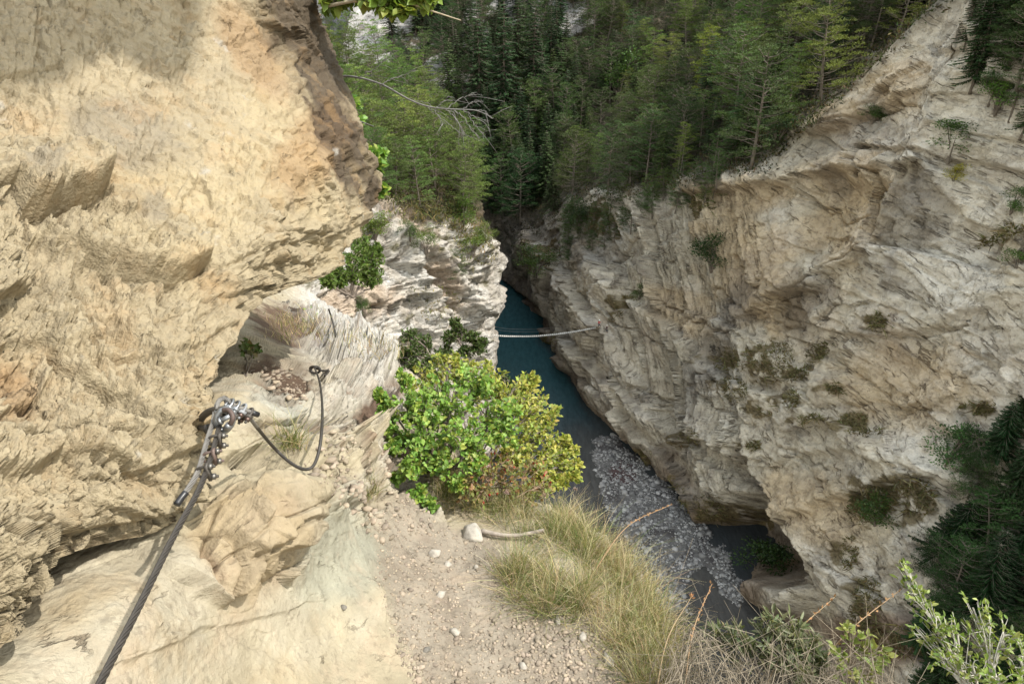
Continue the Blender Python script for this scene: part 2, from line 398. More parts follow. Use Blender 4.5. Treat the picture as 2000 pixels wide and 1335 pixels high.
for pl, a_, w_ in [([(0,403),(30,436),(70,444),(130,421),(182,399),(210,374)], .07, 6), ([(100,510),(150,528),(205,551),(240,556),(330,560),(362,548),(402,522)], .055, 5), ([(-40,397),(0,408),(26,448),(36,490)], .06, 5), ([(402,522),(440,530),(480,505),(520,490)], .02, 4), ([(0,692),(60,703),(140,763),(200,790),(250,840)], .035, 4), ([(60,760),(40,820),(0,840)], .03, 4),
                   ([(470,420),(520,440),(560,470),(620,480)], .02, 3), ([(130,720),(200,730),(260,715)], .02, 3), ([(300,640),(350,620),(420,600)], .016, 3), ([(250,300),(290,350),(310,400)], .01, 3), ([(560,60),(600,140),(650,210),(690,290)], .03, 5), ([(0,880),(80,870),(160,880),(240,860)], .03, 4), ([(500,470),(560,500),(600,520)], .02, 3), ([(598,190),(610,250),(640,300),(650,330)], .025, 6), ([(350,230),(385,330),(400,360)], .006, 5)]:
    d = d+groove(Uw, Vw, pl, a_, w_)
# no swell here: an added unseen slab, built further down, shades the upper wall
d = d+.0*U
V = V+N*amp(d)
C = np.broadcast_to(lin(216, 199, 166, .86), V.shape).copy()
q1 = fbm(V*1.6, 5, .55, 51); q2 = fbm(V*4.5, 5, .6, 57)
C = mixc(C, lin(232, 212, 172, .86), sstep(0, .35, q1)*.8)
C = mixc(C, lin(208, 168, 112, .8), sstep(.05, .45, q2-.1)*.5)
C = mixc(C, lin(200, 138, 70, .8), np.maximum.reduce([ell(U, Vv, 600, 300, 60, 110, 30, q2*.6), ell(U, Vv, 490, 100, 45, 130, -30, q2*.6), ell(U, Vv, 0, 800, 60, 60, 0, q2*.9)])*.35)
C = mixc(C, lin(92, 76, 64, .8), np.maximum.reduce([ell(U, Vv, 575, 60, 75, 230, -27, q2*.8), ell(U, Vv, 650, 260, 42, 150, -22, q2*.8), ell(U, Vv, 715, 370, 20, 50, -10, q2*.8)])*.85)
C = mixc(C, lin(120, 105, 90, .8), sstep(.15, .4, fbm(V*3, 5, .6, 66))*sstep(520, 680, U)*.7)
C = mixc(C, lin(240, 235, 225, .85), sstep(.34, .5, fbm(V*5, 5, .6, 71))*sstep(.2, .6, rough)*.7)
C = mixc(C, lin(170, 160, 145, .85), np.maximum.reduce([ell(U, Vv, 300, 410, 40, 40, 0, q2), ell(U, Vv, 60, 370, 50, 40, 0, q2), ell(U, Vv, 250, 260, 120, 60, 20, q2)])*.45)
nk = 46; k_ = (vs-560)/120; bl = sstep(-1, 1, k_)[:, None]
sk = np.array([-.55, .83, .0])*(1-bl)+np.array([-.93, .34, -.10])*bl
V2 = add_skirt(V, sk, 1.6, nk)
E = V2[:, V.shape[1]:]
E += np.stack([np.zeros(E.shape[:2]), fbm(E*3, 5, .55, 81)*.07, fbm(E*3, 5, .55, 91)*.09], -1)*np.linspace(0, 1, nk)[None, :, None]
C2 = np.concatenate([C, np.repeat(C[:, -1:], nk, 1)], 1)
ab2 = np.concatenate([sab, np.repeat(sab[:, -1:], nk, 1)+np.arange(nk)[None, :, None]*6], 1)
st = np.concatenate([ab2/100, np.zeros(ab2.shape[:2]+(1,))], -1)*np.array([.25, .25, 1])
BOULD = Surf(V, 6)
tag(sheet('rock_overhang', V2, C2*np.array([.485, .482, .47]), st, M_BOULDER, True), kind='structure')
# unseen slab added above the frame, outlined from the shadow it casts on the wall
shp = [(-420,-420),(520,-420),(470,-120),(400,0),(385,95),(372,138),(335,160),(298,158),(262,128),(228,112),(195,118),(160,132),(120,160),(80,172),(40,168),(0,182),(-60,190),(-200,185),(-420,200)]
pu, pv = np.array(shp, float).T; pp = []
for k in range(len(shp)):
    a_, c_ = np.array(shp[k], float), np.array(shp[(k+1) % len(shp)], float)
    for s in np.linspace(0, 1, 8, endpoint=False): pp.append(a_+(c_-a_)*s)
pp = np.array(pp); tt = tps(ctl_b, pp[:, 0], pp[:, 1], 2e-3); R0 = unproj(pp[:, 0], pp[:, 1], np.clip(tt, 1.2, 3.6))+sdir*np.interp(pp[:, 0], [-420, 100, 500], [4.5, 7.0, 7.5])[:, None]
ctr = R0.mean(0); lay = []
for k, s in enumerate(np.concatenate([[.0, .35, .7, .92], np.full(10, 1.0), [.92, .7, .35, 0.]])):
    z = np.clip((k-3)/10, 0, 1); q = ctr+(R0-ctr)*s+sdir*(1.3*z); q = q+amp(fbm(q*1.1, 4, .55, 95)*.10*(s > .9))*np.array([.4, .4, 1.]); lay.append(q)
Vc = np.stack(lay); Vc = np.concatenate([Vc, Vc[:, :1]], 1); Cc_ = np.broadcast_to(lin(208, 190, 155, .43), Vc.shape)
tag(sheet('added_shade_slab', Vc, Cc_, Vc*6, M_BOULDER), kind='structure')
# ================================================================== B: the ledge we stand on and the path
vs = np.concatenate([np.linspace(1700, 1335, 50), np.linspace(1335, 535, 560)[1:]])
lR = [(1700,2600),(1560,2350),(1450,1900),(1400,1480),(1360,1350),(1335,1320),(1290,1310),(1250,1302),(1200,1288),(1150,1262),(1100,1232),(1050,1180),(1010,1120),(980,1060),(950,990),(900,940),(850,905),(800,872),
      (750,835),(710,806),(690,792),(672,776),(650,742),(632,700),(615,668),(600,645),(575,605),(555,580),(535,560)]
lL = [(1700,-700),(1335,-330),(1100,-200),(1000,60),(900,130),(800,240),(700,340),(600,390),(535,420)]
U, Vv = rows_grid(vs, lL, lR, 640)
ctl = [(-300,1560,.68),(0,1335,.94),(200,1335,1.06),(400,1335,1.3),(600,1335,1.55),(800,1335,1.8),(1000,1335,1.95),(1200,1335,2.0),(1310,1335,2.0),(1450,1560,1.6),(900,1560,1.5),(400,1560,1.1),(2000,1560,1.62),(2400,1650,1.5),(-600,1700,.5),
 (0,1200,1.12),(150,1150,1.17),(300,1200,1.2),(300,1080,1.36),(500,1200,1.5),(700,1200,1.9),(800,1150,2.2),(1000,1200,2.25),(1150,1250,2.15),(1290,1220,2.35),
 (480,1000,1.56),(560,960,1.7),(560,1040,1.62),(420,1000,1.5),(400,1150,1.4),(450,1120,1.43),(640,1000,2.02),(600,1100,1.76),(800,1030,2.65),(900,1050,2.75),(1000,1080,2.65),(1150,1060,2.75),(1050,1000,3.1),
 (800,940,3.0),(700,900,2.75),(620,900,2.35),(520,880,1.95),(430,880,1.68),(350,900,1.62),(200,900,1.9),(420,780,1.85),(350,800,2.0),(480,780,2.1),(560,780,2.6),(520,830,2.1),(560,860,2.15),
 (650,800,3.0),(720,830,3.4),(850,850,3.8),(480,700,3.2),(550,700,3.7),(620,720,4.2),(700,720,4.8),(780,720,5.4),(760,690,6.2),(500,640,4.8),(560,640,5.8),(640,650,6.8),(720,645,8),(400,650,4),(560,600,7.8),(620,600,9),(500,590,6.5),(560,550,9.5),(430,540,7)]
T = tps(ctl, U, Vv, 1e-3); V = unproj(U, Vv, T)
N = gnormals(V); N = np.where((N*-V).sum(-1)[..., None] < 0, -N, N)
PATH = [(740,1000),(800,960),(850,1030),(960,1050),(1000,1080),(1080,1130),(1300,1250),(1320,1420),(840,1420),(770,1260),(735,1130)]
q2 = fbm(V*3.5, 5, .6, 57)
mp = polymask(U, Vv, PATH, 26, q2*40)
flake = (.35+.65*sstep(0, 90, interp(Vv, lR)-U))*np.maximum.reduce([polymask(U, Vv, [(560,860),(640,760),(560,600),(760,640),(800,720),(760,860),(880,1000),(800,1060),(700,1010),(620,990)], 30, q2*30), .7*ell(U, Vv, 490, 1050, 125, 110, -30, q2*.4), .6*ell(U, Vv, 560, 850, 110, 120, 0, q2*.5)])*(1-mp)
dirt = np.maximum.reduce([polymask(U, Vv, [(480,720),(520,690),(600,730),(600,780),(560,800),(500,745)], 14, q2*30), ell(U, Vv, 730, 800, 45, 22, -35, q2), ell(U, Vv, 740, 850, 40, 50, 0, q2), ell(U, Vv, 555, 640, 70, 40, 30, q2), ell(U, Vv, 760, 725, 40, 12, 45, q2), ell(U, Vv, 780, 890, 40, 45, 0, q2)])
sab = np.stack([V @ np.array([.55, .80, -.24]), V @ np.array([-.76, .45, .47])], -1)
n3 = fbm(V*3, 5, .5, 2)
f1, e1 = facets(sab/np.array([.36, .20])+n3[..., None]*.4, 5, 1.3); f2, e2 = facets(sab/np.array([.13, .075])+n3[..., None]*.5, 6, 1.3); f3, e3 = facets(sab/np.array([.042, .028])+n3[..., None]*.6, 7, 1.2)
rd = fbm(V*np.array([6, 6, 9.]), 6, .55, 13, True)
sc = np.sqrt(T/1.8)
d = sc*(.018*n3*(1-mp)+(.05+.95*flake)*(.058*f1+.030*f2+.009*f3-.035*(1-sstep(0, .06, e1))-.018*(1-sstep(0, .08, e2)))*(1-mp)*(1-.8*dirt)+.012*rd*(1-mp*.6)*(.12+.88*flake)+.034*ell(U, Vv, 490, 1045, 105, 95, -30, q2*.6)+.05*sstep(60, 0, interp(Vv, lR)-U)*fbm(V*9, 5, .6, 37))
d = d+(.003+.006*flake)*fbm(V*18, 5, .6, 23)+.0025*fbm(V*60, 3, .55, 29)
d = d+mp*(.014*fbm(V*7, 4, .55, 31)+.008*fbm(V*26, 4, .6, 33)+.004*fbm(V*70, 3, .6, 35))
wob = perlin(V*9, 41)*12; Uw, Vw = U+wob, Vv+perlin(V*9, 43)*12
for pl, a_, w_, b_ in [([(385,1150),(420,1170),(455,1125),(500,1070),(560,1050),(582,985)], .05, 110, 9), ([(410,990),(470,950),(520,965),(575,975)][::-1], .03, 40, 8), ([(360,890),(430,900),(500,880)], .03, 60, 6),
                   ([(590,730),(650,760),(720,790)], .05, 40, 6), ([(500,790),(530,830),(560,880),(600,930)][::-1], .05, 50, 6), ([(600,650),(680,690),(760,740)], .08, 30, 5), ([(560,925),(640,930),(720,950)], .03, 50, 6),
                   ([(690,870),(740,930),(800,1000),(860,1030)][::-1], .03, 40, 6), ([(640,1000),(700,1080),(725,1180)][::-1], .025, 40, 8), ([(725,1180),(770,1260),(820,1335)][::-1], .03, 60, 8), ([(240,1290),(380,1230),(560,1190)], .008, 60, 6)]:
    d = d+ledge_step(Uw, Vw, pl, a_, w_, b_)
V = V+N*amp(d)
C = np.broadcast_to(lin(222, 208, 176, .85), V.shape).copy()
q1 = fbm(V*2.2, 5, .55, 61)
C = mixc(C, lin(232, 222, 198, .85), sstep(-.1, .3, q1)*.7)
C = mixc(C, lin(214, 186, 140, .85), sstep(.1, .45, q2)*.5*sstep(760, 500, U))
C = mixc(C, lin(205, 205, 185, .85), np.maximum.reduce([ell(U, Vv, 530, 830, 50, 90, -25, q2*.5), ell(U, Vv, 650, 1080, 110, 110, 20, q2*.7)])*.75)
C = mixc(C, lin(225, 218, 203, .88), flake*.6*sstep(-.2, .3, q1+.1))
C = mixc(C, lin(240, 237, 230, .95), np.maximum(sstep(760, 660, Vv)*sstep(540, 620, U), .8*flake*sstep(900, 700, Vv))*.8)
C = mixc(C, lin(206, 178, 132, .85), ell(U, Vv, 480, 1060, 110, 110, -30, q2*.8)*.6)
C = mixc(C, lin(172, 138, 112, .8), sstep(.1, .4, fbm(V*5, 5, .6, 64))*np.maximum(flake, .15*(1-mp))*.8)
C = mixc(C, lin(200, 186, 166, .8), mp*.9)
C = mixc(C, lin(170, 150, 130, .8), mp*sstep(0, .5, fbm(V*4, 5, .6, 68))*.6)
C = mixc(C, lin(128, 98, 78, .75), np.clip(dirt, 0, 1)*.92)
C = mixc(C, lin(150, 128, 84, .75), sstep(.0, .4, fbm(V*1.7, 4, .6, 88))*sstep(690, 620, Vv)*sstep(620, 560, U)*.6)
nk = 60
sk = np.broadcast_to(np.array([.22, .18, -1.]), (len(vs), 3)).copy()
V2 = add_skirt(V, sk, 90, nk, power=2.6, turn=.05)
E = V2[:, V.shape[1]:]; kk = np.linspace(0, 1, nk)[None, :]
E += amp(fbm(E*.12, 5, .55, 83)*4*kk**2+fbm(E*1.2, 5, .55, 85)*.12*np.minimum(1, kk*6)+fbm(E*8, 5, .6, 87)*.07*np.minimum(1, kk*20))*np.array([1, .4, .2])
C2 = np.concatenate([C, np.repeat(C[:, -1:], nk, 1)], 1)
ab2 = np.concatenate([sab, np.repeat(sab[:, -1:], nk, 1)+np.arange(nk)[None, :, None]*.06], 1)
st = np.concatenate([ab2*1.3, np.zeros(ab2.shape[:2]+(1,))], -1)
LEDGE = Surf(V, 4)
nl = 26; kl = np.linspace(1, 0, nl, endpoint=False)[:, None]          # the ledge meets the wall behind the boulder
Lf = V[:, :1]+np.array([-.75, .35, 1.5])*(kl[None]**1.3)*1.9; Lf = Lf+amp(fbm(Lf*2.5, 5, .55, 39)*.16)*np.minimum(1, kl*4)[None]
V2 = np.concatenate([Lf, V2], 1); C2 = np.concatenate([np.repeat(C2[:, :1], nl, 1), C2], 1); st = np.concatenate([np.repeat(st[:, :1], nl, 1)+kl[None]*2.5, st], 1)
tag(sheet('rocky_ledge', V2, np.minimum(C2*.50, .6), st, M_LEDGE), kind='structure')
# ================================================================== D: left side of the gorge, white cliff and wooded slope above
vs = np.linspace(-90, 1010, 460)
dR = [(-90,760),(0,800),(100,850),(200,890),(250,908),(330,925),(380,934),(400,940),(430,950),(450,966),(480,974),(520,982),(560,977),(600,980),(625,976),(640,972),(660,975),(700,972),(745,972),(800,980),(900,1000),(1010,1030)]
U, Vv = rows_grid(vs, [(-90,300),(1010,300)], dR, 420, .8)
ctl = [(978,520,130),(975,640,130),(972,745,131),(1000,900,132),(1030,1010,128),(900,560,120),(900,700,121),(820,560,112),(820,700,111),(760,560,104),(760,700,102),(700,560,98),(700,700,95),(640,560,92),(640,700,88),(580,560,86),(480,560,80),(400,700,74),(300,500,74),(300,900,66),(700,900,92),(850,900,110),
 (735,385,108),(830,405,114),(900,415,121),(940,440,127),(650,430,100),(650,300,112),(650,100,150),(800,300,132),(920,300,148),(800,100,190),(880,180,195),(700,0,205),(560,0,175),(400,0,150),(400,300,96),(300,0,140),(760,-80,240),(300,-80,160)]
T = tps(ctl, U, Vv, 2e-3)
vc = interp(U, [(300,60),(560,105),(640,125),(700,155),(760,188),(830,218),(890,245),(925,300),(1000,330)]); bk = np.maximum(0, vc-Vv); Vv = np.where(bk > 0, vc+bk*.25, Vv); T = T*(1+bk/500)
V = unproj(U, Vv, T)
N = gnormals(V); N = np.where((N*-V).sum(-1)[..., None] < 0, -N, N)
q2 = fbm(V*.22, 5, .6, 157); n3 = fbm(V*.12, 5, .5, 102)
rimv = interp(U, [(300,420),(560,470),(640,430),(735,395),(830,415),(900,425),(940,440),(975,480),(1100,520)])
soil = sstep(-18, 14, rimv-Vv+q2*60)
sab = np.stack([(U*.9-Vv*.42), (U*.42+Vv*.9)], -1)
f1, e1 = facets(sab/np.array([80, 60])+n3[..., None]*.7, 15, 1.2); f2, e2 = facets(sab/np.array([34, 20])+n3[..., None]*.9, 16, 1.2); f3, e3 = facets(sab/np.array([15, 5])+n3[..., None]*1.2, 17, 1.2)
sc = T/100
d = sc*((1-.7*soil)*(1.3*f1+.4*f2+.15*f3-.6*(1-sstep(0, .06, e1))-.4*(1-sstep(0, .08, e2)))+1.2*n3+.6*fbm(V*.35, 5, .55, 111, True)+.35*fbm(V*1.6, 4, .55, 121))
for pl, a_, w_ in [([(800,470),(850,500),(900,560),(930,640),(935,740)][::-1], 4, 30), ([(760,430),(790,520),(840,600),(860,700)][::-1], 4, 40), ([(700,480),(740,540),(800,640)][::-1], 2, 40), ([(780,640),(860,655),(975,650)][::-1], .8, 20), ([(905,420),(930,480),(975,500)][::-1], 2, 30)]:
    d = d+ledge_step(U+q2*20, Vv+q2*20, pl, a_, w_, 3)*sc
d = (d-d.mean())*(.35+.65*sstep(0, 50, interp(Vv, dR)-U))-.5
V = V+N*amp(d)
C = np.broadcast_to(lin(222, 214, 200, .80), V.shape).copy()
C = mixc(C, lin(236, 232, 224, .85), sstep(-.1, .3, fbm(V*.3, 5, .6, 161))*.8)
C = mixc(C, lin(204, 178, 150, .78), np.maximum.reduce([ell(U, Vv, 840, 540, 30, 70, -35, q2), ell(U, Vv, 790, 425, 70, 30, 20, q2), ell(U, Vv, 700, 590, 60, 40, 0, q2)])*.7)
C = mixc(C, lin(150, 145, 140, .7), sstep(.12, .4, fbm(V*.25, 5, .6, 167))*.7)
C = mixc(C, lin(138, 132, 78, .5), sstep(.16, .4, fbm(V*.3+9, 5, .6, 171)+.25*sstep(560, 430, Vv)*sstep(780, 880, U))*.8)
C = mixc(C, lin(120, 100, 74, .5), soil*.9)
C = mixc(C, lin(80, 86, 44, .5), soil*sstep(-.15, .2, fbm(V*.4, 4, .6, 173))*.9)
nk = 60
sk = np.broadcast_to(np.array([-.45, .9, -.05]), (len(vs), 3)).copy()
V2 = add_skirt(V, sk, 120, nk, power=1.8)
E = V2[:, V.shape[1]:]; kk = np.linspace(0, 1, nk)[None, :]
E += amp(fbm(E*.06, 5, .55, 183)*7*np.minimum(1, kk*4))*np.array([1, .4, 0.])
C2 = np.concatenate([C, np.repeat(C[:, -1:], nk, 1)], 1)
ab2 = np.concatenate([sab, np.repeat(sab[:, -1:], nk, 1)+np.arange(nk)[None, :, None]*5], 1)
st = np.concatenate([ab2/12, np.zeros(ab2.shape[:2]+(1,))], -1)
LEFT = Surf(V, 4)
tag(sheet('left_cliff', V2, C2*.74, st, M_LEFT), kind='structure')
# ================================================================== E: right wall of the gorge and the hillside above it
bank = np.array([unz(u, v) for u, v in [(985,556),(1000,570),(1030,607),(1050,652),(1092,712),(1128,790),(1180,832),(1240,895),(1310,968),(1390,1080),(1455,1140),(1505,1240)]])
g = bank[-1]-bank[-5]; g /= np.linalg.norm(g)
bank = np.concatenate([np.array([[-70, 214, RIVZ], [-40, 210, RIVZ], [-16, 200, RIVZ]]), bank, np.array([bank[-1]+np.array([.27, -.96, 0])*k for k in (12, 28, 50, 72)])])
S_ = resample(spline(bank, 900), .2)[0]; S_ = spline(S_[::40], 1150)
for _ in range(60): S_[1:-1] = (S_[:-2]+2*S_[1:-1]+S_[2:])/4
tn = np.gradient(S_, axis=0); tn /= np.linalg.norm(tn, axis=1)[:, None]
nout = np.stack([-tn[:, 1], tn[:, 0], np.zeros(len(tn))], 1)        # away from the river
if (nout[500]*np.array([1, 0, 0])).sum() < 0: nout = -nout
sarc = np.concatenate([[0], np.cumsum(np.linalg.norm(np.diff(S_, axis=0), axis=1))])
ns = len(S_); hh = np.concatenate([np.linspace(-4, 75, 520), np.linspace(75, 150, 150)[1:]]); nh = len(hh)
leanS = .27
base = S_[None]+hh[:, None, None]*np.array([0, 0, 1.])+nout[None]*(hh[:, None, None]*leanS)
u0, v0, t0 = proj(base)
rim = interp(u0.ravel(), [(-500,400),(900,395),(960,420),(1000,450),(1040,440),(1080,410),(1150,390),(1250,385),(1400,345),(1500,335),(1600,262),(1650,190),(1700,130),(1800,40),(1900,-60),(2000,-110),(2600,-200)]).reshape(u0.shape)
above = (v0 < rim) & (t0 > 5) & (hh[:, None] > 12)
hr = np.array([hh[np.argmax(above[:, k])] if above[:, k].any() else 90 for k in range(ns)])
hr = np.clip(hr, 20, 95)
for _ in range(40): hr[1:-1] = (hr[:-2]+2*hr[1:-1]+hr[2:])/4
H = hh[:, None]; HR = hr[None]
over = np.maximum(0, H-HR); rnd_ = 5.0
over = np.where(over < rnd_, over**2/(2*rnd_), over-rnd_/2)
V = S_[None]+np.stack([0*H+0*HR, 0*H+0*HR, H+0*HR], -1)+nout[None]*amp(H*leanS+over*.95)
nn = np.broadcast_to(-nout[None], V.shape)*.96+np.array([0, 0, .28]); nn = nn/np.linalg.norm(nn, axis=-1)[..., None]
U, Vv, T = proj(V)
soil = sstep(-1, 5, H-HR+6*fbm(V*.1, 4, .5, 203))
q2 = fbm(V*.13, 6, .6, 257); n3 = fbm(V*.07, 5, .5, 202)
sa = np.broadcast_to(sarc[None], U.shape); ang = math.radians(38)
A_ = sa*math.cos(ang)+H*math.sin(ang); B_ = -sa*math.sin(ang)+H*math.cos(ang)
# strata: dipping down-right on the far part, flatter towards the near part
far = sstep(1500, 1150, U)
Bs = B_*far+(H+.25*sa)*(1-far); As = A_*far+(sa-.2*H)*(1-far)
sab = np.stack([As, Bs], -1)
f1, e1 = facets(sab/np.array([24, 14])+n3[..., None]*.5, 25, 1.2); f2, e2 = facets(sab/np.array([9, 5])+n3[..., None]*.4, 26, 1.2); f3, e3 = facets(sab/np.array([3.0, 2.1])+n3[..., None]*.5, 27, 1.1)
rk = (1-.88*soil)
f4, e4 = facets(sab/np.array([1.2, .8])+n3[..., None]*.6, 28, 1.0)
d = rk*(1.5*f1+.55*f2+.26*f3+.09*f4-1.0*(1-sstep(0, .04, e1))*sstep(-.1, .2, n3)-.5*(1-sstep(0, .05, e2))*sstep(-.1, .15, q2)-.18*(1-sstep(0, .08, e3)))+1.8*n3+.7*fbm(V*.22, 6, .55, 211, True)*rk+.3*fbm(V*.9, 4, .55, 221)
d = (d-d.mean())*(.3+.7*sstep(1, 12, H))-.4-2.6*sstep(14, 4, H)
Uw, Vw = U+q2*26, Vv+q2*26
for pl, a_, w_, b_ in [([(1060,480),(1120,560),(1190,640),(1240,720),(1290,800)][::-1], 2.2, 45, 5), ([(1180,520),(1260,600),(1350,665),(1420,740)][::-1], 1.8, 40, 5), ([(1130,680),(1200,770),(1290,880),(1340,960)][::-1], 2.4, 40, 5),
        ([(1210,560),(1300,480),(1360,440)][::-1], 1.2, 40, 5), ([(1380,620),(1480,660),(1560,720),(1640,740)][::-1], 1.5, 50, 5), ([(1500,600),(1600,560),(1690,480),(1730,420),(1735,340)], 2.6, 45, 5),
        ([(1600,345),(1680,330),(1760,310)], 2.6, 30, 5), ([(1370,380),(1450,370),(1540,350)], 2.0, 30, 5), ([(1440,880),(1490,905),(1560,980),(1600,1060)], 2.4, 60, 6), ([(1370,1010),(1430,985),(1500,1005),(1555,1060),(1590,1140)], 2.2, 50, 5),
        ([(1290,870),(1380,850),(1480,880)], 1.4, 40, 5), ([(1620,640),(1720,660),(1850,640),(1950,600)], 1.4, 40, 5), ([(1480,760),(1600,800),(1720,860),(1820,900)][::-1], 1.6, 50, 5), ([(1230,760),(1330,850),(1400,900)][::-1], 1.8, 40, 5),
        ([(1620,1010),(1700,950),(1800,930)], 2.2, 60, 6), ([(1560,900),(1680,880),(1760,900)], 1.3, 40, 5), ([(1800,330),(1880,420),(1990,470)], 1.5, 50, 5), ([(1580,260),(1660,230),(1760,190)], 1.6, 40, 5), ([(1000,560),(1060,600),(1090,680)], 1.0, 30, 4), ([(1140,770),(1200,820),(1270,880),(1320,940)], .8, 26, 4)]:
    d = d+1.15*ledge_step(Uw, Vw, pl, a_, w_*1.15, b_)*T/95
for pl, dep, sf in [([(1338,1090),(1352,1035),(1385,992),(1440,968),(1510,988),(1562,1040),(1598,1135),(1570,1155),(1500,1125),(1420,1105)], 8.0, 15), ([(1470,1060),(1500,1040),(1540,1090),(1500,1110)], 3.0, 10),
        ([(1275,990),(1300,945),(1340,970),(1345,1030),(1310,1030)], 6.0, 9), ([(1440,905),(1490,920),(1550,985),(1585,1080),(1540,1040),(1480,990)], 4.0, 10), ([(1570,380),(1640,350),(1720,360),(1715,420),(1660,500),(1580,520)], 2.6, 22), ([(1490,180),(1580,150),(1590,260),(1500,300)], .1, 20)]:
    d = d-dep*polymask(Uw, Vw, pl, sf)*T/95
d = d+6.5*ell(U, Vv, 1530, 1150, 75, 55)*sstep(25, 12, H)
for cu, cv, ru, rv, a_ in [(1058,655,22,16,3.0), (1098,712,22,14,2.6), (1025,598,22,12,2.0), (1062,640,12,10,1.5)]:
    d = d+a_*ell(U, Vv, cu, cv, ru, rv, 35)*sstep(16, 5, H)
kz = fbm(V*.35, 4, .6, 281)*16
for pl, a_ in [([(1060,500),(1160,590),(1240,650),(1330,690),(1420,745)], 1.3), ([(1180,520),(1230,470),(1290,420),(1350,370)], 1.0), ([(1230,560),(1300,600),(1400,640),(1470,660)], 1.2), ([(1500,605),(1590,565),(1690,485),(1735,430)], 1.6), ([(1150,640),(1240,740),(1330,830),(1380,900)], 1.4), ([(1330,720),(1420,800),(1500,830)], 1.2), ([(1700,640),(1800,662),(1900,640)], 1.1), ([(1620,800),(1720,790),(1850,805)], .9), ([(1400,560),(1480,620),(1560,650)], 1.0), ([(1000,520),(1090,600),(1120,680)], .8), ([(1560,385),(1640,435),(1700,420)], 1.0), ([(1250,760),(1330,800),(1400,860),(1440,890)], 1.2), ([(1560,870),(1660,930),(1700,990)], 1.1), ([(1800,480),(1880,520),(1990,540)], .9), ([(1590,250),(1680,225),(1780,200)], 1.0), ([(1760,320),(1790,420),(1760,520)], .9), ([(1290,480),(1330,560),(1320,640)], .8)]:
    d = d+groove(U+kz, Vv-kz, pl, a_, 2.6)*T/95
V = V+nn*amp(d)
C = np.broadcast_to(lin(187, 178, 161, .78), V.shape).copy()
C = mixc(C, lin(212, 206, 196, .76), sstep(-.05, .35, fbm(V*.12, 6, .6, 261)+.25*sstep(1550, 1950, U))*.8)
C = mixc(C, lin(138, 130, 122, .7), sstep(.05, .4, fbm(V*.16+5, 6, .62, 263))*.7)
oc = np.maximum.reduce([ell(U, Vv, 1460, 500, 110, 90, 0, q2*1.2), ell(U, Vv, 1340, 605, 70, 45, 25, q2), ell(U, Vv, 1770, 750, 150, 100, 10, q2), ell(U, Vv, 1650, 400, 80, 120, 20, q2), ell(U, Vv, 1450, 390, 90, 45, 0, q2), ell(U, Vv, 1530, 590, 70, 80, 40, q2), ell(U, Vv, 1740, 160, 80, 70, -20, q2), ell(U, Vv, 1640, 225, 70, 30, -20, q2), ell(U, Vv, 1630, 1000, 120, 70, 40, q2*.8)])
C = mixc(C, lin(188, 164, 128, .74), oc*.6)
C = mixc(C, lin(176, 158, 138, .72), sstep(.0, .35, fbm(V*.09+3, 5, .6, 267))*sstep(900, 600, Vv)*.4)
dk = np.maximum.reduce([ell(U, Vv, 1650, 265, 110, 42, -18, q2*1.3), ell(U, Vv, 1415, 335, 45, 50, -20, q2*1.2), ell(U, Vv, 1400, 720, 40, 90, 35, q2*1.2), ell(U, Vv, 1790, 420, 60, 110, 25, q2*1.4), ell(U, Vv, 1450, 600, 30, 60, 30, q2), ell(U, Vv, 1575, 600, 40, 80, 30, q2*1.2), ell(U, Vv, 1150, 470, 60, 60, 0, q2*1.2), ell(U, Vv, 1630, 350, 22, 60, 20, q2)])
C = mixc(C, lin(116, 110, 104, .68), dk*.5)
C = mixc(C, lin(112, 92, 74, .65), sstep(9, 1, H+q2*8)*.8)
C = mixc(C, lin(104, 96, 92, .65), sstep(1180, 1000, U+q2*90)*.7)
MOSS = [(1510,705,45,45,0),(1440,705,50,22,-10),(1430,760,32,28,20),(1600,688,32,18,-30),(1560,730,30,12,-30),(1680,830,45,22,10),(1385,995,40,26,30),(1700,985,50,38,-25),(1500,800,22,14,0),(1345,860,22,18,-30),(1720,630,30,18,20),(1780,970,60,40,10),(1055,505,40,32,0),(1075,668,14,16,0),(1310,975,30,40,-20),(1215,600,12,24,20),(1660,1080,18,34,0),(1690,1180,30,60,10),(1760,1250,80,30,20),(1400,1090,25,14,0),(1180,430,30,30,0),(1370,400,28,28,20),(1230,590,20,14,0),(1950,460,60,14,-20),(1910,800,40,12,0),(1585,820,24,12,0),(1250,900,20,26,30),(1470,870,16,10,0),(1545,780,18,18,0),(1630,760,20,10,0)]
mm = np.maximum.reduce([ell(U, Vv, a, b, c, e, f, q2*2.2) for a, b, c, e, f in MOSS])*sstep(-.35, .05, fbm(V*.5, 4, .6, 277))
mm = np.maximum(mm, .8*sstep(.3, .5, fbm(V*.2+11, 5, .6, 271))*sstep(500, 900, Vv))
C = mixc(C, lin(122, 106, 66, .5), sstep(.3, .8, mm)*.85)
C = mixc(C, lin(74, 68, 48, .45), soil*.9*(1-.9*polymask(U, Vv, [(1480,340),(1560,250),(1700,110),(1840,0),(2050,-100),(2050,330),(1700,330)], 30, q2*40)))
C = mixc(C, lin(66, 70, 38, .5), soil*sstep(-.1, .25, fbm(V*.25, 4, .6, 273))*.8*sstep(1700, 1500, U))
rkn = np.maximum.reduce([ell(U, Vv, 690, 30, 130, 110, 0, q2), ell(U, Vv, 1060, 5, 130, 60, 10, q2), ell(U, Vv, 860, 150, 45, 60, 0, q2*1.2), ell(U, Vv, 925, 55, 26, 40, 0, q2)])*sstep(1200, 1120, U)
C = mixc(C, mixc(np.broadcast_to(lin(186, 184, 182, .62), V.shape), lin(120, 116, 112, .6), sstep(0, .3, fbm(V*.15, 5, .6, 371))), sstep(.3, .6, rkn))
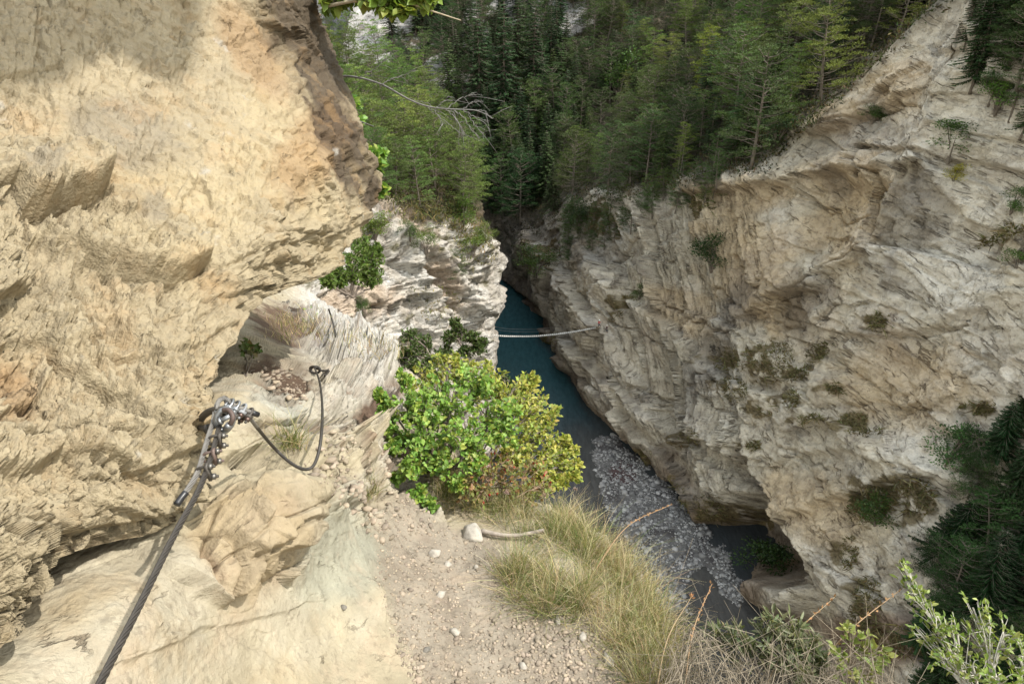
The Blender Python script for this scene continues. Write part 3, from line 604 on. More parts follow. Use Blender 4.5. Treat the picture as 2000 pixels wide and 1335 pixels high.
C = mixc(C, lin(110, 74, 54, .6), ell(U, Vv, 1760, 1240, 200, 70, 0, q2)*.7)
st = np.stack([As*.9, Bs*.9, 0*As], -1)
RIGHT = Surf(V, 4); RV = V
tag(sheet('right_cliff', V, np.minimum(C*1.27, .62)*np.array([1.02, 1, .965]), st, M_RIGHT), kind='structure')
# ================================================================== F: far mountainside closing the view
U, Vv = np.meshgrid(np.linspace(200, 2300, 300), np.linspace(-420, 470, 200))
ctl = [(200,-400,420),(200,400,300),(600,-400,520),(900,-400,540),(1200,-400,520),(2300,-400,420),(600,0,330),(700,60,300),(900,0,345),(860,150,285),(1150,0,335),(1300,0,330),(700,200,270),(950,250,275),(950,430,255),(700,430,240),(1300,300,300),(2300,300,320),(2300,0,380)]
T = tps(ctl, U, Vv, 2e-3); V = unproj(U, Vv, T); N = gnormals(V); N = np.where((N*-V).sum(-1)[..., None] < 0, -N, N)
q2 = fbm(V*.04, 6, .6, 357); sab = np.stack([U*.5+Vv*.86, -U*.86+Vv*.5], -1)
f1, _ = facets(sab/np.array([60, 26])+q2[..., None], 35, 1.2); f2, _ = facets(sab/np.array([22, 9])+q2[..., None], 36, 1.2)
V = V+N*amp(8*q2+3.2*f1+1.8*f2+2*fbm(V*.1, 5, .6, 361, True))
rkf = np.maximum.reduce([ell(U, Vv, 690, 20, 150, 110, 0, q2), ell(U, Vv, 1050, 0, 220, 80, 5, q2), ell(U, Vv, 860, 150, 60, 55, 0, q2*1.3), ell(U, Vv, 915, 50, 30, 40, 0, q2), sstep(40, -60, Vv), .8*sstep(-.05, .2, q2)])
C = np.broadcast_to(lin(70, 74, 58, .5), V.shape).copy()
C = mixc(C, mixc(np.broadcast_to(lin(178, 176, 176, .62), V.shape), lin(120, 116, 112, .6), sstep(0, .3, fbm(V*.09, 5, .6, 371))), sstep(.25, .6, rkf))
st = np.concatenate([sab/14, np.zeros(U.shape+(1,))], -1)
FAR = Surf(V, 4)
tag(sheet('far_mountainside', V, C, st, M_FAR), kind='structure')
# ================================================================== river, gravel bar and ground sheet
t = NT('river_water')
pos = t.n('ShaderNodeNewGeometry').outputs['Position']
at = t.n('ShaderNodeAttribute', attribute_name='col').outputs['Color']
n = t.noise(pos, .9, 6, .6, .6); n2 = t.noise(t.vmul(pos, (1.2, .35, 1)), 1.0, 4, .6)
bp = t.n('ShaderNodeBump', Strength=.35, Distance=.25, Height=t.math('ADD', n.outputs[0], n2.outputs[0]))
k = t.remap(n2.outputs[0], .3, .7, .8, 1.2)
bs = t.n('ShaderNodeBsdfPrincipled', Roughness=.12, Normal=bp.outputs[0]); t.set(bs.inputs['Base Color'], t.mix(1.0, at, t.n('ShaderNodeCombineColor', Red=k, Green=k, Blue=k).outputs[0], 'MULTIPLY'))
bs.inputs['Specular IOR Level'].default_value = .28
t.set(t.out.inputs[0], bs.outputs[0]); M_WATER = t.m
gx, gy = np.meshgrid(np.linspace(-120, 90, 330), np.linspace(-60, 320, 560))
V = np.stack([gx, gy, np.full(gx.shape, RIVZ)], -1); U, Vv, T = proj(V)
q = fbm(V*.06+.5, 4, .5, 411)
C = mixc(np.broadcast_to(np.array([.028, .074, .084]), V.shape), np.array([.045, .050, .053]), np.maximum(sstep(690, 900, Vv+q*60), sstep(-9, 0, U-interp(Vv, [(540,985),(607,1012),(652,1032),(712,1072),(790,1108),(832,1150),(900,1200)])-20+q*30)*sstep(640, 700, Vv)*.8))
C = mixc(C, np.array([.085, .078, .070]), polymask(U, Vv, [(1130,850),(1180,860),(1320,1010),(1480,1180),(1480,1330),(1150,1100),(1090,980)], 50, q*50)*.75)
b = MB(); b.add(V, gridfaces(*gx.shape), C.reshape(-1, 3)); tag(b.build('river', M_WATER, smooth=True), kind='structure')
BAR = [(1146,852),(1200,848),(1265,905),(1335,980),(1385,1040),(1425,1085),(1462,1145),(1440,1180),(1372,1120),(1345,1125),(1352,1200),(1275,1190),(1232,1090),(1192,1010),(1168,930)]
gx, gy = np.meshgrid(np.linspace(4, 45, 220), np.linspace(50, 145, 330)); V = np.stack([gx, gy, np.full(gx.shape, RIVZ)], -1)
U, Vv, T = proj(V); q = fbm(V*.16, 5, .6, 421)
mb = polymask(U, Vv, BAR, 22, q*34)
V[..., 2] += -.45+.75*mb+.18*q+.10*fbm(V*.9, 4, .6, 425)
C = mixc(np.broadcast_to(lin(132, 128, 124, .6), V.shape), lin(92, 86, 84, .6), sstep(-.1, .3, fbm(V*.3, 4, .6, 427)))
C = mixc(C, lin(92, 60, 58, .6), ell(U, Vv, 1215, 925, 24, 22, 0, q)*.8)
b = MB(); b.add(V, gridfaces(*gx.shape), C.reshape(-1, 3)); GB = V
tag(b.build('gravel_bar', plain('gravel', None, .85, 0, 2.2, .5, .8, .15), smooth=True), kind='structure')
def blob_mesh(b, c, r, col, rs, sq=(1, 1, .7), sub=1):
    """an angular stone: jittered icosahedron"""
    ph = (1+5**.5)/2
    v = np.array([(-1,ph,0),(1,ph,0),(-1,-ph,0),(1,-ph,0),(0,-1,ph),(0,1,ph),(0,-1,-ph),(0,1,-ph),(ph,0,-1),(ph,0,1),(-ph,0,-1),(-ph,0,1)], float)/1.9
    f = np.array([(0,11,5),(0,5,1),(0,1,7),(0,7,10),(0,10,11),(1,5,9),(5,11,4),(11,10,2),(10,7,6),(7,1,8),(3,9,4),(3,4,2),(3,2,6),(3,6,8),(3,8,9),(4,9,5),(2,4,11),(6,2,10),(8,6,7),(9,8,1)])
    v = v*(1+rs.normal(0, .16, (12, 1)))+rs.normal(0, .08, (12, 3))
    a = rs.random()*6.28; R = np.array([[math.cos(a), -math.sin(a), 0], [math.sin(a), math.cos(a), 0], [0, 0, 1]])
    b.add((v*np.array(sq)*r) @ R.T+c, f, col)
b = MB(); rs = np.random.default_rng(5)
ok = np.argwhere(mb > .5); pick = ok[rs.integers(0, len(ok), 6500)]
for i, j in pick:
    p = GB[i, j]+np.array([rs.normal(0, .12), rs.normal(0, .12), .05])
    if perlin(p[None]*.25, 431)[0] < -.28 and rs.random() < .8: continue
    r = .08+.17*rs.random()**2+(.42*rs.random() if rs.random() < .06 else 0)
    k = .35+1.0*rs.random()**1.4; blob_mesh(b, p, r, lin(196, 192, 188, .6)*k, rs, (1.2, 1, .6))
for _ in range(140):
    u, v = rs.normal(1180+rs.random()*180, 40), 850+rs.random()*330
    p = unz(u, v)
    if abs(u-interp(np.array([v]), [(850,1150),(1000,1190),(1200,1290)])[0]) < 90: blob_mesh(b, p, .10+.12*rs.random(), lin(170, 168, 168, .5)*(.4+.6*rs.random()), rs, (1.2, 1, .5))
tag(b.build('river_stones', M_STONE), kind='stuff', label='pale rounded stones strewn over the gravel bar in the river', cat='stones')
gx, gy = np.meshgrid(np.linspace(-1500, 1500, 90), np.linspace(-1200, 1800, 90))
V = np.stack([gx, gy, np.full(gx.shape, RIVZ-14.0)], -1); C = np.broadcast_to(np.array([.12, .11, .09]), V.shape)
b = MB(); b.add(V, gridfaces(90, 90), C.reshape(-1, 3)); tag(b.build('ground', M_STONE), kind='structure')
# ------------------------------------------------------------------ vegetation builders
def rot_about(v, ax, a):
    return v*np.cos(a)[:, None]+np.cross(ax, v)*np.sin(a)[:, None]+ax*(ax*v).sum(1)[:, None]*(1-np.cos(a))[:, None]
def unit(v): return v/(np.linalg.norm(v, axis=-1)[..., None]+1e-12)
def leaves(b, P, Dr, Nm, Ln, Wd, Cc, fold=.25, six=True):
    """leaf blades: base, two side pairs, tip, folded along the midrib"""
    n = len(P); Dr = unit(Dr); S = unit(np.cross(Dr, Nm)); N = np.cross(S, Dr)
    Ln = np.broadcast_to(Ln, (n,))[:, None]; Wd = np.broadcast_to(Wd, (n,))[:, None]
    if six:
        pts = [P, P+Dr*Ln*.3+S*Wd*.5+N*Wd*fold, P+Dr*Ln*.68+S*Wd*.42+N*Wd*fold*.7, P+Dr*Ln-N*Wd*.15, P+Dr*Ln*.68-S*Wd*.42+N*Wd*fold*.7, P+Dr*Ln*.3-S*Wd*.5+N*Wd*fold]
        v = np.stack(pts, 1).reshape(-1, 3); i = np.arange(n)[:, None]*6
        f = np.concatenate([i+np.array([[0, 1, 2, 3]]), i+np.array([[0, 3, 4, 5]])]); c = np.repeat(Cc, 6, 0)
    else:
        pts = [P, P+Dr*Ln*.45+S*Wd*.5+N*Wd*fold, P+Dr*Ln, P+Dr*Ln*.45-S*Wd*.5+N*Wd*fold]
        v = np.stack(pts, 1).reshape(-1, 3); i = np.arange(n)[:, None]*4
        f = i+np.array([[0, 1, 2, 3]]); c = np.repeat(Cc, 4, 0)
    b.add(v, f, c)
def pickc(rs, cols, n, var=.15):
    c = np.array(cols)[rs.integers(0, len(cols), n)]
    return c*(1+rs.normal(0, var, (n, 1)))*(1+rs.normal(0, var*.3, (n, 3)))
def blades(b, P, Dr, Ln, bend, Wd, Cc, rs, seg=4):
    """grass blades: tapering bent strips"""
    n = len(P); Dr = unit(Dr); h = rs.normal(size=(n, 3)); h[:, 2] = 0; h = unit(h)
    S = unit(np.cross(Dr, rs.normal(size=(n, 3))))
    Vs = []
    for k in range(seg+1):
        s = k/seg
        c = P+Dr*(Ln*s)[:, None]+(h+np.array([0, 0, -.75]))*(bend*Ln*s*s)[:, None]
        w = (Wd*(1-s*.85))[:, None]*S*.5
        Vs += [c-w, c+w]
    v = np.stack(Vs, 1).reshape(-1, 3); m = 2*(seg+1); i = np.arange(n)[:, None]*m
    f = np.concatenate([i+np.array([[2*k, 2*k+1, 2*k+3, 2*k+2]]) for k in range(seg)])
    b.add(v, f, np.repeat(Cc, m, 0))
BARKC = np.array([.16, .13, .10])
def conifer_mesh(kind, seed):
    """a tree of unit height: returns trunk and crown builders"""
    rs = np.random.default_rng(seed); tr, cr = MB(), MB()
    bend = rs.normal(0, .02, 2)
    ax = lambda z: np.array([bend[0]*math.sin(z*3), bend[1]*math.sin(z*2.5), z])
    zs = np.linspace(-.04, .99, 12); rr = (.016 if kind == 'spruce' else .014)*(1-zs*.93)
    tube(tr, [ax(z) for z in zs], rr, 6, BARKC)
    P, Dv, Nv, Ln, Wd, Cc = [], [], [], [], [], []
    def spray(p, d, n, ln, wd, c): P.append(p); Dv.append(d); Nv.append(n); Ln.append(ln); Wd.append(wd); Cc.append(c)
    if kind in ('spruce', 'fir'):
        fz = .58 if kind == 'fir' else 1.0
        z = .10+.08*rs.random(); nw = 0
        while z < .985:
            f = 1-z; L = (.02+.19*f**.85)*(.8+.4*rs.random()); m = 6 if z < .9 else 4
            a0 = rs.random()*6.28
            for k in range(m):
                if rs.random() < .1: continue
                a = a0+k*6.283/m+rs.normal(0, .2); Lb = L*(.65+.5*rs.random()); dr = .25+.45*f-.5*(z > .85)
                d = np.array([math.cos(a), math.sin(a), 0]); o = ax(z)
                pts = [o+d*Lb*s+np.array([0, 0, -dr*Lb*(s-.55*s*s)]) for s in (0, .35, .7, 1)]
                tube(tr, pts, [.003, .0022, .0014, .0006], 3, BARKC*.8, cap=False)
                ns_ = max(3, int(Lb/(.011*fz*.75 if fz < 1 else .011))); br = .7+.6*rs.random()
                for j in range(ns_):
                    s = .12+.88*(j+rs.random())/ns_; p = o+d*Lb*s+np.array([0, 0, -dr*Lb*(s-.55*s*s)])
                    for sd in (-1, 1):
                        q = np.array([-math.sin(a), math.cos(a), 0])*sd*(.7+.3*rs.random())+d*.7+np.array([0, 0, -.45+rs.normal(0, .2)])
                        spray(p, q, np.array([0, 0, 1.])+rs.normal(0, .35, 3), .034*fz*(1.1-.45*s)*(.8+.5*rs.random())*(.55+.45*min(1, f*3)), .013*fz, np.array([.040, .066, .026])*br*(.75+.5*s))
            z += (.021+.012*rs.random())*(.62 if kind == 'fir' else 1)
    else:
        nb = 46 if kind == 'pine' else 28
        lo = .13 if kind == 'pine' else .10
        for k in range(nb):
            z = lo+(1-lo)*((k+rs.random())/nb); f = (1-z)/(1-lo)
            L = (.05+.20*math.sin(min(1, f*1.25+.12)*math.pi*.62))*(.55+.7*rs.random()); a = k*2.4+rs.normal(0, .5)
            up = .25+.5*(1-f)+rs.normal(0, .12); d = np.array([math.cos(a), math.sin(a), up]); d /= np.linalg.norm(d); o = ax(z)
            e = o+d*L; mid = o+d*L*.5+np.array([0, 0, -.02])
            tube(tr, [o, mid, e], [.0045, .003, .001], 4, BARKC*.9, cap=False)
            ncl = max(2, int(L/.045))
            for c_ in range(ncl):
                s = .42+.62*(c_+.5)/ncl; cc = o+d*L*s+rs.normal(0, .018, 3)+np.array([0, 0, .01]); R = .040*(.75+.5*rs.random())*(1 if f > .15 else .7)
                tube(tr, [o+d*L*s*.8, cc], [.0018, .0008], 3, BARKC*.9, cap=False)
                br = .65+.7*rs.random(); nq = 42
                for j in range(nq):
                    w_ = rs.normal(size=3); w_ /= np.linalg.norm(w_); w_[2] = abs(w_[2])*.7-.15
                    p = cc+w_*R*(rs.random()**.4)*np.array([1.25, 1.25, .8])
                    spray(p, w_+np.array([0, 0, .55]), rs.normal(size=3), .019*(.6+.7*rs.random()), .0058, np.array([.076, .110, .044])*br*(.8+.4*rs.random()))
    leaves(cr, np.array(P), np.array(Dv), np.array(Nv), np.array(Ln), np.array(Wd), np.array(Cc), .15, six=False)
    return tr, cr
def broad_mesh(seed, n=1500):
    rs = np.random.default_rng(seed); tr, cr = MB(), MB()
    cl = []
    for k in range(13):
        a = rs.random()*6.28; z = .35+.6*rs.random(); r = .30*math.sqrt(rs.random())*math.sin(min(1, (1-z)*1.6+.25)*1.57)
        c = np.array([r*math.cos(a), r*math.sin(a), z]); cl.append((c, .10+.07*rs.random()))
        tube(tr, [[0, 0, -.03], [c[0]*.25, c[1]*.25, z*.45], c], [.014, .008, .002], 5, BARKC, cap=False)
    for c, R in cl:
        m = n//13; w_ = unit(rs.normal(size=(m, 3))); p = c+w_*R*(rs.random((m, 1))**.45)*np.array([1.15, 1.15, .85])
        leaves(cr, p, w_+rs.normal(0, .6, (m, 3)), np.array([0, 0, 1.])+rs.normal(0, .6, (m, 3)), .035*(.7+.6*rs.random(m)), .022, pickc(rs, [[.085, .125, .035], [.065, .10, .03]], m, .2)*(.7+.6*rs.random()), .2, six=False)
    return tr, cr
PROTO = {}
def make_protos():
    for kind, n in (('spruce', 4), ('pine', 5), ('scrubpine', 3), ('fir', 2), ('broad', 4)):
        for k in range(n):
            tr, cr = conifer_mesh(kind, 900+k*13+len(kind)) if kind != 'broad' else broad_mesh(700+k)
            a = tr.build('trunk', M_BARK); c = cr.build('crown', M_NEEDLE if kind != 'broad' else M_LEAF)
            PROTO[kind, k] = (a.data, c.data, n); D.objects.remove(a); D.objects.remove(c)
make_protos()
def tree(name, kind, k, p, h, label, cat, group=None, wid=1.0, col=(1, 1, 1), lean=(0, 0), rz=None):
    ma, mc, n = PROTO[kind, k % PROTO[kind, 0][2]]
    o = empty(name, p, random.random()*6.28 if rz is None else rz); o.scale = (h*wid, h*wid, h)
    o.rotation_euler = (lean[0], lean[1], o.rotation_euler[2])
    tag(o, label, cat, group)
    for nm, me in (('trunk' if kind != 'broad' else 'stem', ma), ('crown' if kind != 'broad' else 'foliage', mc)):
        c = D.objects.new(nm, me); COL.objects.link(c); c.parent = o
        c.color = (*col, 1) if nm in ('crown', 'foliage') else (1, 1, 1, 1)
    return o
def pxh(px, t): return px*t/FP
# ---------------------------------------------------------------- forests
TAKEN = []
FLAB = []
def forest(surf, poly, n, name, kinds, hrange, sp, where, cat, group, cols, wid=(.85, 1.2), seed=1, sink=.3, lean=.05):
    """cols: (tint, tone word); where(u, v) says in words by which landmark a tree stands"""
    rs = random.Random(seed); us = [p[0] for p in poly]; vs_ = [p[1] for p in poly]; out = []; tries = 0
    while len(out) < n and tries < n*60:
        tries += 1
        u = rs.uniform(min(us), max(us)); v = rs.uniform(min(vs_), max(vs_))
        if not inpoly(np.array(u), np.array(v), poly): continue
        p, nn_, ok = surf.at(u, v)
        if not ok: continue
        if any((p[0]-q[0])**2+(p[1]-q[1])**2+.4*(p[2]-q[2])**2 < (sp*(.75+.5*rs.random()))**2 for q in TAKEN): continue
        TAKEN.append(p); kd = rs.choice(kinds); h = rs.uniform(*hrange); col, tone = rs.choice(cols)
        size = 'tall' if h > hrange[0]*.4+hrange[1]*.6 else 'short' if h < hrange[0]*.7+hrange[1]*.3 else 'middling'
        o = tree('spruce_tree' if kd in ('spruce', 'fir') else 'pine_tree', kd, rs.randrange(9), (p[0], p[1], p[2]-sink), h, None, cat, group, rs.uniform(*wid), col, (rs.gauss(0, lean), rs.gauss(0, lean)), rs.random()*6.28)
        FLAB.append((f"{size} {tone} {dict(spruce='spruce', fir='conifer', pine='pine', scrubpine='stunted pine')[kd]} {where(u, v)}", u, o)); out.append(o)
    return out
def forest_labels():
    d = {}
    for l, u, o in FLAB: d.setdefault(l, []).append((u, o))
    ords = 'first second third fourth fifth sixth seventh eighth ninth tenth eleventh twelfth'.split()
    for l, it in d.items():
        it.sort(key=lambda x: x[0])
        for k, (u, o) in enumerate(it):
            t_ = l if len(it) == 1 else f"{l}, {ords[min(k, 11)]} from left"
            o['label'] = t_ if len(t_.split()) <= 16 else t_.replace(' the ', ' ')
def single(surf, u, v, hpx, kind, k, name, label, cat, wid=1.0, col=(1, 1, 1), group=None, lean=(0, 0), sink=.0):
    p, nn_, ok = surf.at(u, v); t = float(p @ FW); TAKEN.append(p)
    h = pxh(hpx, t)/.9
    return tree(name, kind, k, (p[0], p[1], p[2]-sink*h), h, label, cat, group, wid, col, lean)
G0, G1, G2, GY = (1, 1, 1), (.75, .85, .8), (1.25, 1.2, .9), (2.1, 1.7, .8)
# trees one can single out come first
single(RIGHT, 1365, 240, 150, 'pine', 0, 'pine_tree', 'slender yellow-green pine standing out bright among the dark hillside trees', 'tree', .9, (2.2, 1.9, .9))
single(RIGHT, 1432, 235, 125, 'pine', 1, 'pine_tree', 'second yellow-tipped pine just right of the brightest yellow-green pine', 'tree', .9, (1.8, 1.6, .85))
single(RIGHT, 1205, 200, 95, 'broad', 0, 'broadleaf_tree', 'round pale green broadleaf tree among the dark pines above the right cliff', 'tree', 1.1, (1.0, 1.2, .9))
single(RIGHT, 1455, 110, 150, 'pine', 2, 'pine_tree', 'tall fresh green pine behind the two yellowish pines', 'tree', 1.0, (1.2, 1.5, .8))
single(RIGHT, 1500, 225, 150, 'spruce', 1, 'spruce_tree', 'dense green spruce to the right of the yellow-tipped pines', 'tree', 1.1, (1.5, 1.6, 1.0))
single(RIGHT, 1325, 340, 85, 'pine', 3, 'pine_tree', 'small bright green pine at the very lip of the right cliff', 'tree', 1.0, (1.4, 1.5, .8))
single(RIGHT, 1380, 305, 100, 'spruce', 2, 'spruce_tree', 'dark young spruce at the cliff lip above a grey streaked slab', 'tree', .9, (.9, 1, .9))
single(RIGHT, 1515, 290, 70, 'broad', 1, 'shrub', 'blue-green bush at the edge of the dark gravelly scar', 'shrub', 1.5, (.7, .85, 1.1))
single(RIGHT, 1462, 285, 34, 'broad', 2, 'shrub', 'small rust-red withered bush at the forest edge above the cliff', 'shrub', 1.3, (2.2, .55, .6))
single(RIGHT, 882, 205, 110, 'spruce', 0, 'spruce_tree', 'small neat spruce in front of the pale rock band in the left distance', 'tree', 1.3, (1.2, 1.3, 1.0))
for u, v, h, k, lab in ((935,165,190,1,'leftmost of the five tall spruces in the shaded notch'), (985,215,230,2,'tallest dark spruce in the middle of the shaded notch'), (1045,165,200,0,'broad dark spruce right of the tallest one in the notch'), (1075,90,120,1,'small rightmost of the five spruces in the notch'), (1010,110,160,3,'dark spruce standing behind the tallest one in the notch')):
    single(RIGHT, u, v+70, h, 'spruce', k, 'spruce_tree', lab, 'tree', 1.0, (.75, .85, .8), 'tall dark spruces in the notch')
# left slope pines
forest(LEFT, [(735,392),(830,412),(925,420),(938,370),(885,275),(800,232),(690,185),(650,210),(700,330)], 62, 'pine_tree', ['pine', 'pine', 'scrubpine'], (9, 14), 2.9, lambda u, v: ('high on' if v < 300 else 'low on')+' left cliff top '+('beside the boulder' if u < 735 else 'in mid wood' if u < 835 else 'near right edge'), 'tree', 'sunlit pines above the left cliff', [((1.8, 1.75, 1.2), 'light green'), ((2.15, 1.95, 1.3), 'yellowish green'), ((1.5, 1.55, 1.15), 'mid-green')], seed=3, wid=(1.0, 1.35))
forest(LEFT, [(560,150),(640,145),(720,180),(830,235),(800,270),(700,260),(640,330),(640,380),(560,380)], 40, 'pine_tree', ['pine', 'spruce'], (11, 17), 4.2, lambda u, v: 'on the left skyline '+('by the boulder' if u < 680 else 'above the dead branch' if u < 760 else 'left of the notch'), 'tree', 'trees high on the left slope', [((1.5, 1.6, 1.0), 'fresh green'), ((1.2, 1.35, 1.0), 'mid-green'), ((1.9, 1.9, 1.1), 'light green')], seed=4)
# far slope and notch
forest(FAR, [(760,60),(900,20),(960,120),(1150,60),(1180,200),(1100,330),(960,330),(900,240),(780,240),(640,180),(640,120)], 80, 'spruce_tree', ['spruce', 'spruce', 'pine'], (18, 30), 7.5, lambda u, v: 'on the far mountainside '+('left of' if u < 900 else 'behind')+' the notch', 'tree', 'distant conifers on the far mountainside', [((.7, .8, .78), 'dark'), ((.85, .95, .85), 'dull green')], seed=5)
forest(RIGHT, [(940,180),(1090,120),(1130,260),(1060,400),(1010,450),(960,440),(935,330)], 54, 'spruce_tree', ['spruce', 'spruce', 'pine'], (14, 22), 3.8, lambda u, v: ('deep in' if v > 330 else 'high in')+' the cleft '+('left of' if u < 990 else 'above' if u < 1060 else 'right of')+' the bend', 'tree', 'dark spruces in the cleft above the bend', [((.7, .85, .75), 'dark'), ((.55, .68, .65), 'blackish'), ((.95, 1.05, .85), 'dull green')], seed=6)
forest(RIGHT, [(760,60),(840,-60),(1130,-60),(1120,120),(1090,180),(940,220),(830,240),(760,200)], 62, 'spruce_tree', ['spruce', 'spruce', 'pine'], (15, 24), 5.0, lambda u, v: ('high on' if v < 60 else 'halfway up' if v < 150 else 'low on')+' the slope closing the gorge '+('at left' if u < 900 else 'in middle' if u < 1010 else 'at right'), 'tree', 'conifers on the slope closing the gorge', [((.6, .72, .68), 'blackish'), ((.78, .88, .8), 'dark green')], seed=15)
# right hillside
forest(RIGHT, [(1090,100),(1120,-60),(1900,-60),(1860,0),(1740,90),(1640,190),(1570,250),(1500,325),(1400,335),(1250,380),(1150,390),(1070,415),(1050,300)], 190, 'pine_tree', ['pine', 'pine', 'spruce', 'pine'], (8, 17.5), 2.6, lambda u, v: ('at top edge' if v < 90 else 'at cliff lip' if v > float(interp(np.array(u), [(900,395),(1000,450),(1150,390),(1250,385),(1400,345),(1500,335),(1600,262),(1700,130),(1800,40)]))-75 else 'on mid slope')+' '+('toward the gorge bend' if u < 1200 else 'left of the yellow-green pine' if u < 1365 else 'right of the yellow-green pine' if u < 1600 else 'beside the bare rock rib'), 'tree', 'conifers on the hillside above the right cliff', [((.95, .95, .9), 'mid-green'), ((1.15, 1.2, .95), 'fresh green'), ((.75, .8, .8), 'dark green'), ((1.5, 1.4, .95), 'yellowish green'), ((.85, .82, .8), 'dull'), ((1.3, 1.05, .85), 'brownish green')], seed=8, wid=(1.05, 1.4))
forest(RIGHT, [(1880,60),(2000,40),(2010,270),(1950,260),(1900,200)], 22, 'pine_tree', ['pine', 'spruce'], (8, 12), 1.9, lambda u, v: ('high' if v < 130 else 'low')+' in upper right corner '+('left of' if u < 1945 else 'by')+' frame edge', 'tree', 'conifers in the upper right corner', [((.8, .9, .8), 'dark green'), ((.95, 1.05, .85), 'mid-green')], seed=9)
forest(RIGHT, [(1180,420),(1250,395),(1400,345),(1420,380),(1300,430),(1200,480),(1100,520),(1080,430)], 30, 'pine_tree', ['scrubpine', 'pine'], (4, 8), 2.2, lambda u, v: 'just below cliff lip '+('above the bend' if u < 1180 else 'above the footbridge' if u < 1300 else 'above the dark bush'), 'tree', 'stunted pines below the cliff lip', [((.9, 1, .8), 'dark green'), ((1.15, 1.25, .85), 'mid-green')], seed=10, wid=(1.1, 1.5))
# shrubs on the walls, each one told apart
for u, v, h, w_, c, lab in [
    (1390,520,70,1.5,(.55,.7,.6),'dark green bush hanging on the bare cliff right of its middle crack'), (1855,310,70,1.7,(1.0,1.35,.9),'bright green bush on the upper right rock rim'),
    (1862,352,34,1.7,(4.2,2.6,.5),'yellow autumn bush under the bright green rim bush'), (1945,215,80,1.2,(1.2,1.6,.9),'light green leafy sapling near the upper right edge'),
    (1975,415,46,1.5,(1.0,1.3,.8),'topmost of the small green bushes along the right edge of the cliff'), (1985,520,46,1.5,(1.0,1.2,.7),'olive-green bush at the right edge below a mossy ledge'),
    (1295,1015,95,1.1,(.5,.6,.5),'dark bush growing in the small cave beside the gravel bar'), (1850,905,95,1.4,(.8,1.1,1.0),'grey-green feathery bush on the cliff left of the dark conifers'),
    (1480,1105,95,1.3,(.45,.55,.5),'dark bush under the overhanging rock arch'), (1410,1100,46,1.6,(.5,.6,.5),'low dark bush at the foot of the rock arch by the gravel'),
    (1655,1085,60,1.2,(.5,.65,.5),'small dark bush below the grassy ledge on the lower cliff'), (1710,1020,75,1.4,(.8,.9,.75),'grey-green bush on the grassy ledge of the lower cliff'),
    (1250,580,36,1.1,(.9,1.1,.7),'tiny bush in a slanting crack above the footbridge end'), (1700,240,40,1.4,(.8,1.0,.8),'small green bush in the eroded gully of the upper cliff'),
    (1130,440,60,1.3,(.6,.75,.6),'dark bush on the rim above the river bend'), (1045,535,60,1.5,(.9,1.0,.6),'olive bush on the shaded rock shelf over the river bend')]:
    single(RIGHT, u, v, h, 'broad', int(u) % 4, 'shrub', lab, 'shrub', w_*1.15, c, sink=.12)
# dark conifers at the right, seen from above
forest(RIGHT, [(1835,1080),(1890,960),(1935,850),(1975,800),(2040,800),(2040,1420),(1790,1420),(1800,1200)], 46, 'pine_tree', ['fir', 'fir', 'pine'], (5, 9.5), 2.1, lambda u, v: 'at '+('top' if v < 950 else 'middle' if v < 1150 else 'bottom')+' of the shaded clump '+('facing the gorge' if u < 1900 else 'at the right edge'), 'tree', 'dark conifers at the right edge', [((.55, .78, .6), 'dark green'), ((.42, .6, .48), 'blackish green'), ((.7, .9, .65), 'deep green')], seed=12, wid=(1.3, 1.7), lean=.12)
# shrubs on the left cliff and around the ledge head
for u, v, h, w_, c, lab, kd in [
    (893,548,60,1.1,(.9,1.1,.9),'small crooked pine on a ledge of the white left cliff','scrubpine'), (712,622,46,.7,(1.0,1.2,1.0),'slim grey-green bush on the white cliff below the yew','broad'),
    (832,500,60,.9,(1.3,1.3,.8),'olive bush in a cleft near the top of the white cliff','broad'), (905,440,60,1.3,(1.2,1.4,.8),'green bush on the crest of the left cliff under the pines','broad'), (925,500,50,1.2,(1.6,1.5,.8),'yellowish grassy bush on the sunlit edge of the left cliff','broad'),
    (800,470,40,1.3,(1.0,1.1,.8),'low bush beneath the reddish scar of the left cliff','broad'), (770,720,60,.8,(1.0,1.2,.9),'small bush at the foot of the white cliff behind the junipers','broad'),(950,470,36,1.4,(1.7,1.5,.8),'yellow-green tuft on the very edge of the left cliff','broad'), (735,470,60,1.4,(1.2,1.2,.6),'olive tuft beside the tip of the boulder','broad')]:
    single(LEFT, u, v, h, kd, int(u) % 3, 'shrub' if kd == 'broad' else 'pine_tree', lab, 'shrub' if kd == 'broad' else 'tree', w_*1.15, c, sink=.05)
